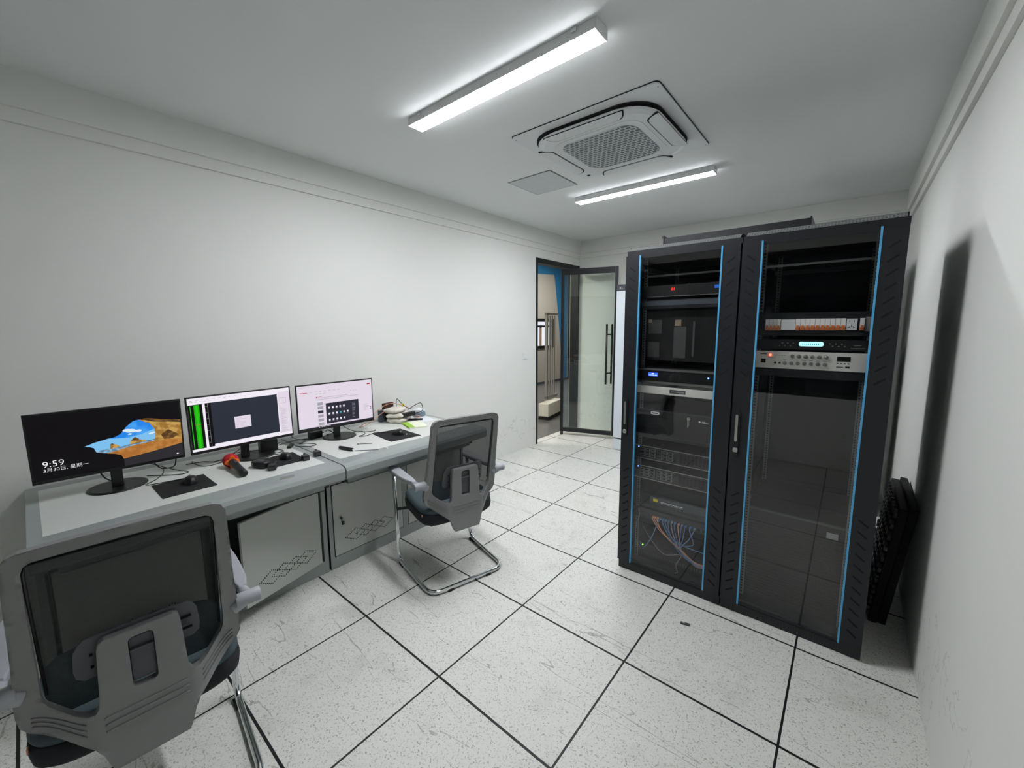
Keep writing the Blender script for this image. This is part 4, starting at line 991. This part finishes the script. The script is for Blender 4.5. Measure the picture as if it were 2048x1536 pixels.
def make_mouse(x, y, rz, label, gloss=False):
    t = thing('computer_mouse', label, 'computer mouse', (x, y, on(DESKTOP+.004)), rz, 'black computer mice')
    b = MB().m(BLACKPL)
    def f(u, v):
        a = 2*pi*u; th = v*pi/2; k = cos(th)**.6
        X = .055*k*cos(a); Y = .031*k*sin(a)*(1-.12*cos(a)); Z = .036*sin(th)*(1-.25*cos(a)*k)
        return (X, Y, Z)
    b.grid(f, 28, 10); bmesh.ops.remove_doubles(b.bm, verts=b.bm.verts, dist=.0003)
    b.build('body', t)
    b = MB().m(DKHEAD); b.cyl((.028, -.004, .0275), (.028, .004, .0275), .006, 14); b.build('scroll_wheel', t)
    b = MB().m(GAP); b.tube([(.05, 0, .014), (.04, 0, .0235), (.02, 0, .0318), (.0, 0, .0362)], .0007, 5); b.build('button_seam', t); return t
make_mouse(-.055, -.555, radians(172), 'black wired mouse on the mat before the lock-screen monitor')
make_mouse(-.09, -.085, radians(175), 'black glossy mouse among the small gadgets on the middle mat')
make_mouse(-.02, .665, radians(190), 'black mouse on the mat nearest the far chair')
def cable(pts, label, r=.0022, m_=BLACKPL, name='cable', grp=None):
    b = MB().m(m_); b.tube(smooth_path(pts, 7), r, 7); return tag(b.build(name), label, 'cable', grp)
zc = DESKTOP+.0035
cable([(-.11, -.56, zc+.012), (-.15, -.60, zc+.002), (-.17, -.66, zc), (-.19, -.71, zc), (-.25, -.66, zc), (-.33, -.62, zc), (-.42, -.60, zc)], 'thin mouse cable leaving the nearest mat towards the first monitor')
cable([(-.30, -.70, .86), (-.33, -.62, .80), (-.33, -.55, zc), (-.26, -.52, zc), (-.25, -.57, zc), (-.36, -.68, zc)], 'black cable drooping under the right half of the first monitor')
cable([(-.30, -.66, .85), (-.31, -.63, .80), (-.31, -.60, .79), (-.30, -.57, .80), (-.30, -.56, .85)], 'short black cable loop hanging under the first monitor', .003)
cable([(-.32, -.86, .86), (-.34, -.84, .80), (-.33, -.80, zc+.01), (-.36, -.76, zc)], 'black cable dropping behind the first monitor stand', .003)
cable([(-.42, -.50, zc), (-.40, -.42, zc), (-.35, -.38, zc), (-.38, -.30, zc), (-.44, -.27, zc), (-.40, -.20, zc+.01), (-.38, -.10, zc), (-.42, 0, zc), (-.45, .12, zc), (-.42, .22, zc), (-.40, .30, zc)], 'long black cable snaking behind the middle monitor stand')
cable([(-.46, -.46, zc), (-.40, -.47, zc+.004), (-.30, -.44, zc), (-.30, -.36, zc), (-.36, -.33, zc), (-.36, -.24, .80), (-.32, -.20, .85)], 'black cable coiling between the first two monitors')
cable([(-.34, -.12, .80), (-.30, -.06, zc+.01), (-.26, -.03, zc), (-.24, -.07, zc), (-.27, -.10, zc), (-.20, -.09, zc+.002), (-.15, -.085, zc+.008)], 'thin mouse cable running to the middle mat')
cable([(-.30, .06, zc+.002), (-.26, .09, zc), (-.22, .13, zc), (-.24, .17, zc), (-.30, .13, zc+.004), (-.34, .10, zc), (-.38, .16, zc), (-.46, .15, zc)], 'black looped cable by the seam between the desks')
cable([(-.30, .03, .85), (-.38, .08, .80), (-.43, .13, zc+.01), (-.40, .20, zc), (-.42, .30, zc)], 'black cable hanging from the right edge of the middle monitor')
cable([(-.45, .34, .78), (-.40, .33, .80), (-.36, .34, .79), (-.33, .36, .765)], 'short thick black lead beside the far monitor stand', .0035)
cable([(-.07, .66, zc+.012), (-.14, .62, zc+.003), (-.20, .60, zc), (-.17, .50, zc), (-.20, .46, zc), (-.22, .52, zc), (-.30, .55, zc), (-.34, .50, zc), (-.36, .44, zc)], 'thin mouse cable from the far mat to the far monitor')
cable([(-.36, .42, .83), (-.37, .46, .79), (-.33, .52, zc), (-.28, .56, zc), (-.25, .62, zc), (-.28, .64, zc)], 'black cable end lying right of the far monitor stand')
OC = [(-.44, .60, zc), (-.42, .66, .80), (-.44, .74, .85), (-.46, .84, .89), (-.46, .93, .90), (-.43, 1.0, .875), (-.41, 1.05, .85)]
cable(OC, 'orange cable arching highest over the brown card behind the cloth packets', .0028, OCABLE)
cable([(-.43, .60, zc), (-.40, .67, .785), (-.42, .76, .825), (-.44, .86, .855), (-.42, .94, .85), (-.40, 1.0, .835)], 'orange cable arching low over the brown card behind the cloth packets', .0028, OCABLE)
cable([(-.42, .95, .84), (-.44, .95, .88), (-.45, .965, .935), (-.43, .99, .90), (-.40, 1.02, .86), (-.38, 1.06, .845)], 'black cable loop standing up in a point above the packets', .003)
cable([(-.38, 1.02, .84), (-.36, 1.07, .87), (-.34, 1.12, .89), (-.33, 1.135, .87), (-.33, 1.135, .82), (-.35, 1.08, .805)], 'black cable bent in a square loop right of the packets', .003)
cable([(-.32, 1.04, .80), (-.30, 1.07, .79), (-.31, 1.10, .775), (-.34, 1.08, .765), (-.33, 1.05, .77)], 'small salmon coil of cable beside the white box', .003, OCABLE)
# power bricks and adapters
def brick(x, y, z, sx, sy, sz, rz, label, name='power_adapter'):
    t = thing(name, label, 'power adapter', (x, y, z), rz); b = MB().m(BLACKPL); b.box(-sx/2, -sy/2, 0, sx/2, sy/2, sz); b.build('case', t, bevel=.004)
    b = MB().m(RUBBER); b.cyl((0, sy/2, sz/2), (0, sy/2+.02, sz/2), .004, 10, .003); b.build('lead', t); return t
brick(-.415, .245, on(), .05, .085, .05, .1, 'square black power adapter left of the far monitor stand')
brick(-.34, -.09, on(), .055, .10, .075, -.05, 'large black power adapter behind the middle monitor stand')
brick(-.315, .035, on(), .025, .07, .016, .9, 'small black cable joiner at the seam between the desks')
brick(-.40, .335, on(), .012, .035, .012, .3, 'tiny black plug lying between adapter and far monitor stand', 'cable_plug')
# microphone
t = thing('microphone', 'black handheld microphone with red foam cover and orange ring, lying on the near desk', 'microphone', (-.176, -.343, DESKTOP+.0395), radians(-1.7))
T = Matrix.Rotation(radians(94.7), 4, 'Y')
b = MB().m(REDFOAM); b.lathe([(.004, -.040), (.022, -.034), (.034, -.020), (.0392, -.002), (.038, .012), (.030, .026), (.016, .033)], 28, T); b.build('foam_cover', t, smooth=True)
b = MB().m(ORANGE)
ringp = []
for k in range(40):
    a0 = 2*pi*k/40; ringp.append(((.0300+.0065*cos(4*a0))*cos(a0), (.0300+.0065*cos(4*a0))*sin(a0)))
b.prism(ringp, 'z', .027, .037, T)
b.build('anti_roll_ring', t, bevel=.002)
b = MB().m(BLACKPL); b.lathe([(.018, .030), (.021, .045), (.020, .07), (.0185, .15), (.0188, .20), (.0188, .240), (.015, .246)], 24, T); b.build('handle', t, smooth=True)
b = MB().m(DKHEAD); b.box(-.006, -.006, .085, .0, .006, .115, Matrix.Translation((0, 0, .018)) @ T); b.build('switch', t)
# small transmitters
def gadget(x, y, rz, label, clip=True):
    t = thing('clip_transmitter', label, 'small electronic device', (x, y, on(DESKTOP+.0012)), rz, 'small black clip-on transmitters')
    b = MB().m(BLACKPL); b.prism(rrect(.046, .040, .008), 'z', 0, .030); b.build('body', t, bevel=.004)
    b = MB().m(DKHEAD); b.box(.0235, -.013, .008, .0245, .013, .020); b.build('window', t)
    if clip:
        b = MB().m(BLACKPL); b.tube([(-.02, 0, .020), (-.04, .004, .022), (-.062, .010, .020)], [.007, .006, .008], 10); b.build('clip_arm', t)
        b = MB().m(STEEL); b.lathe([(.005, 0), (.005, .002), (.003, .003)], 10, Matrix.Translation((-.012, -.0205, .018)) @ Matrix.Rotation(pi/2, 4, 'X')); b.build('joint', t)
    return t
gadget(.062, -.212, radians(-30), 'stubby black clip-on device at the front corner of the middle mat')
gadget(.035, -.020, radians(-10), 'black clip-on device at the right corner of the middle mat')
gadget(.010, .062, radians(-10), 'black clip-on device farthest right, beside the desk seam')
t = thing('wireless_receiver', 'wedge-shaped black receiver lying between the microphone and the mouse', 'small electronic device', (-.030, -.235, on(DESKTOP+.0045)), radians(20))
b = MB().m(BLACKPL); b.prism([(-.055, -.022), (-.02, -.034), (.045, -.022), (.055, 0), (.045, .022), (-.02, .030), (-.055, .018)], 'z', 0, .034); b.build('body', t, bevel=.008, seg=3)
b = MB().m(DKHEAD); b.prism(rrect(.05, .025, .006), 'z', .034, .036); b.build('top_plate', t); b = MB().m(BLACKPL); b.tube([(.05, .005, .018), (.075, .02, .014)], .006, 8); b.build('stub', t)
# pens and bits on far desk
t = thing('marker', 'short thick black marker on the front of the far desk', 'marker', (.02, .228, on(DESKTOP+.012)), 0)
d = Vector((.128, .030, 0)).normalized(); b = MB().m(BLACKPL); b.tube([Vector((-.04, -.006, 0)), Vector((-.04, -.006, 0))+d*.118], .0105, 16); b.build('barrel', t, bevel=.002)
b = MB().m(PRINTW); b.tube([Vector((-.04, -.006, 0))+d*.119, Vector((-.04, -.006, 0))+d*.127], .006, 12); b.build('tip', t)
b = MB().m(BLACKPL); b.box(0, -.004, 0, .145, .004, .0012, Matrix.Translation((.10, .262, on()+.001)) @ Matrix.Rotation(radians(48), 4, 'Z')); tag(b.build('flat_strap'), 'thin flat black strap lying beyond the marker', 'strap')
b = MB().m(BLACKPL); b.tube([(-.022, .352, on()+.002), (.04, .42, on()+.002)], .0016, 8); b.tube([(-.026, .348, on()+.002), (-.020, .355, on()+.002)], .003, 8); tag(b.build('stylus'), 'very thin dark stylus lying in front of the far monitor', 'stylus')
t = thing('scrap', 'tiny clear plastic scrap on the front border of the far desk', 'scrap', (.19, .42, on()))
b = MB().m(WPAPER); b.box(0, 0, 0, .02, .008, .002, Matrix.Rotation(.6, 4, 'Z')); b.box(.005, .006, 0.0001, .03, .012, .0015, Matrix.Rotation(-.2, 4, 'Z')); b.build('flake', t)
b = MB().m(PRINTW); b.lathe([(.006, 0), (.008, .004), (.003, .007)], 8, Matrix.Translation((.035, .705, on(DESKTOP+.004)))); tag(b.build('earbud'), 'tiny white bit beside the mouse on the far mat', 'earbud')
# notepad
def quad_slab(name, c, z0, z1, material, parent=None):
    b = MB().m(material); v0 = [b.bm.verts.new((x, y, z0)) for x, y in c]; v1 = [b.bm.verts.new((x, y, z1)) for x, y in c]; b.face(v0[::-1]); b.face(v1)
    for i in range(4): b.face([v0[i], v0[(i+1) % 4], v1[(i+1) % 4], v1[i]])
    return b.build(name, parent)
t = thing('notepad', 'green and cream notepad at the far end of the desk', 'notepad', (-.16, .92, on()))
c = [(-.278, .885), (-.085, .822), (-.030, .955), (-.222, 1.030)]; c = [(x+.16, y-.92) for x, y in c]
quad_slab('pages', c, 0, .012, PAPER, t)
mid = lambda a, e, k: (a[0]+(e[0]-a[0])*k, a[1]+(e[1]-a[1])*k)
quad_slab('cover_band', [(c[0][0]-.001, c[0][1]-.001), (c[1][0]-.001, c[1][1]-.001), mid(c[1], c[2], .30), mid(c[0], c[3], .30)], -.0002, .0126, LIME, t)['label'] = 'lime green band'
b = MB().m(BLACKPL); b.tube([(-.36, .985, on(DESKTOP+.009)), (-.265, 1.085, on(DESKTOP+.009))], .0085, 14); tag(b.build('black_pen', bevel=.002), 'fat black pen behind the notepad', 'pen')
o = quad_slab('paper_sheet', [(-.36, 1.06), (-.20, 1.03), (-.18, 1.16), (-.33, 1.19)], on(), on(DESKTOP+.0014), WPAPER); tag(o, 'white sheet of paper by the small white box', 'paper')
t = thing('small_box', 'small white carton with wavy blue-grey lower half at the back of the far desk', 'box', (-.41, 1.16, on()), .35)
b = MB().m(WPAPER); b.box(-.04, -.04, .03, .04, .04, .062); b.m(BLUEGREY); b.box(-.0405, -.0405, 0, .0405, .0405, .034)
for k, r_ in ((-.025, 1), (.012, 1)): b.prism([(k+.02*cos(a*pi/8), .034+.014*sin(a*pi/8)) for a in range(9)], 'x', .0402, .0408); b.prism([(k+.02*cos(a*pi/8), .034+.014*sin(a*pi/8)) for a in range(9)], 'y', -.0408, -.0402)
b.build('carton', t); b = MB().m(DKHEAD); b.lathe([(.008, .062), (.008, .0628), (.004, .063)], 14); b.build('mark', t)
# cloth packets
def packet(x, y, z, sx, sy, sz, rz, label, m_=CLOTHW, seed=1):
    b = MB().m(m_); rnd = random.Random(seed); ph = [rnd.uniform(0, 6) for _ in range(6)]
    def f(u, v):
        a = 2*pi*u; th = (v-.5)*pi; k = max(cos(th), 0)**.35
        X = math.copysign(abs(cos(a))**.45, cos(a))*k; Y = math.copysign(abs(sin(a))**.45, sin(a))*k; Z = math.copysign(abs(sin(th))**.8, sin(th))
        wv = 1+.05*sin(5*a+ph[0])*k+.03*sin(9*a+ph[1])
        return (X*sx/2*wv, Y*sy/2*wv, sz/2+Z*sz/2*(1-.25*abs(X)**3)+.004*sin(7*X+ph[2])*cos(5*Y+ph[3]))
    b.grid(f, 36, 14); bmesh.ops.remove_doubles(b.bm, verts=b.bm.verts, dist=.0004)
    return tag(b.build('cloth_packet', loc=(x, y, z), rot=(0, 0, rz)), label, 'packet', 'folded cloth packets')
packet(-.385, .935, on(), .15, .20, .042, .55, 'bottom packet of the stack of three off-white cloth packets', seed=1)
packet(-.395, .925, on(DESKTOP+.043), .15, .21, .036, .65, 'middle packet of the stack of three off-white cloth packets', seed=2)
packet(-.405, .915, on(DESKTOP+.080), .14, .17, .038, .35, 'top packet of the stack of three off-white cloth packets', seed=3)
b = MB().m(BLACKPL); b.box(-.02, -.06, 0, .02, .06, .035); tag(b.build('black_case', loc=(-.305, .972, DESKTOP+.047), rot=(.1, 0, -.35), bevel=.008, seg=3), 'slim black case sticking out of the packet stack', 'case')
b = MB().m(BROWN); b.box(-.004, -.048, 0, .030, .048, .150); tag(b.build('brown_card_box', loc=(-.50, .895, on()), rot=(0, 0, .12), bevel=.001), 'upright dark brown card box behind the cloth packets', 'box')
b = MB().m(DKHEAD); b.box(-.02, -.022, 0, .02, .022, .10); tag(b.build('dark_holder', loc=(-.475, .825, on()), bevel=.003), 'small dark grey holder left of the brown card box', 'holder')
b = MB().m(YELLOW); b.box(-.001, -.014, 0, .001, .014, .032); tag(b.build('yellow_tag', loc=(-.42, 1.0, DESKTOP+.105), rot=(0, .1, .3)), 'small yellow tag on the cables above the packets', 'tag')
# floor clip
t = thing('floor_clip', 'tiny grey plastic clip lying on the floor before the racks', 'clip', (1.944, 1.022, 0.0005), .25)
b = MB().m(DKHEAD); b.box(-.022, -.007, 0, .022, .007, .008); b.build('body', t, bevel=.001); b = MB().m(GCABLE); b.box(-.016, -.004, .008, -.002, .004, .0095); b.build('plate', t)

o = quad_slab('tape_scrap', [(.225, -.235), (.262, -.250), (.270, -.180), (.238, -.165)], on(), on(DESKTOP+.0012), mat('dull_tape', (128, 130, 124), .5)); tag(o, 'scrap of dull tape stuck on the front border of the near desk', 'tape')
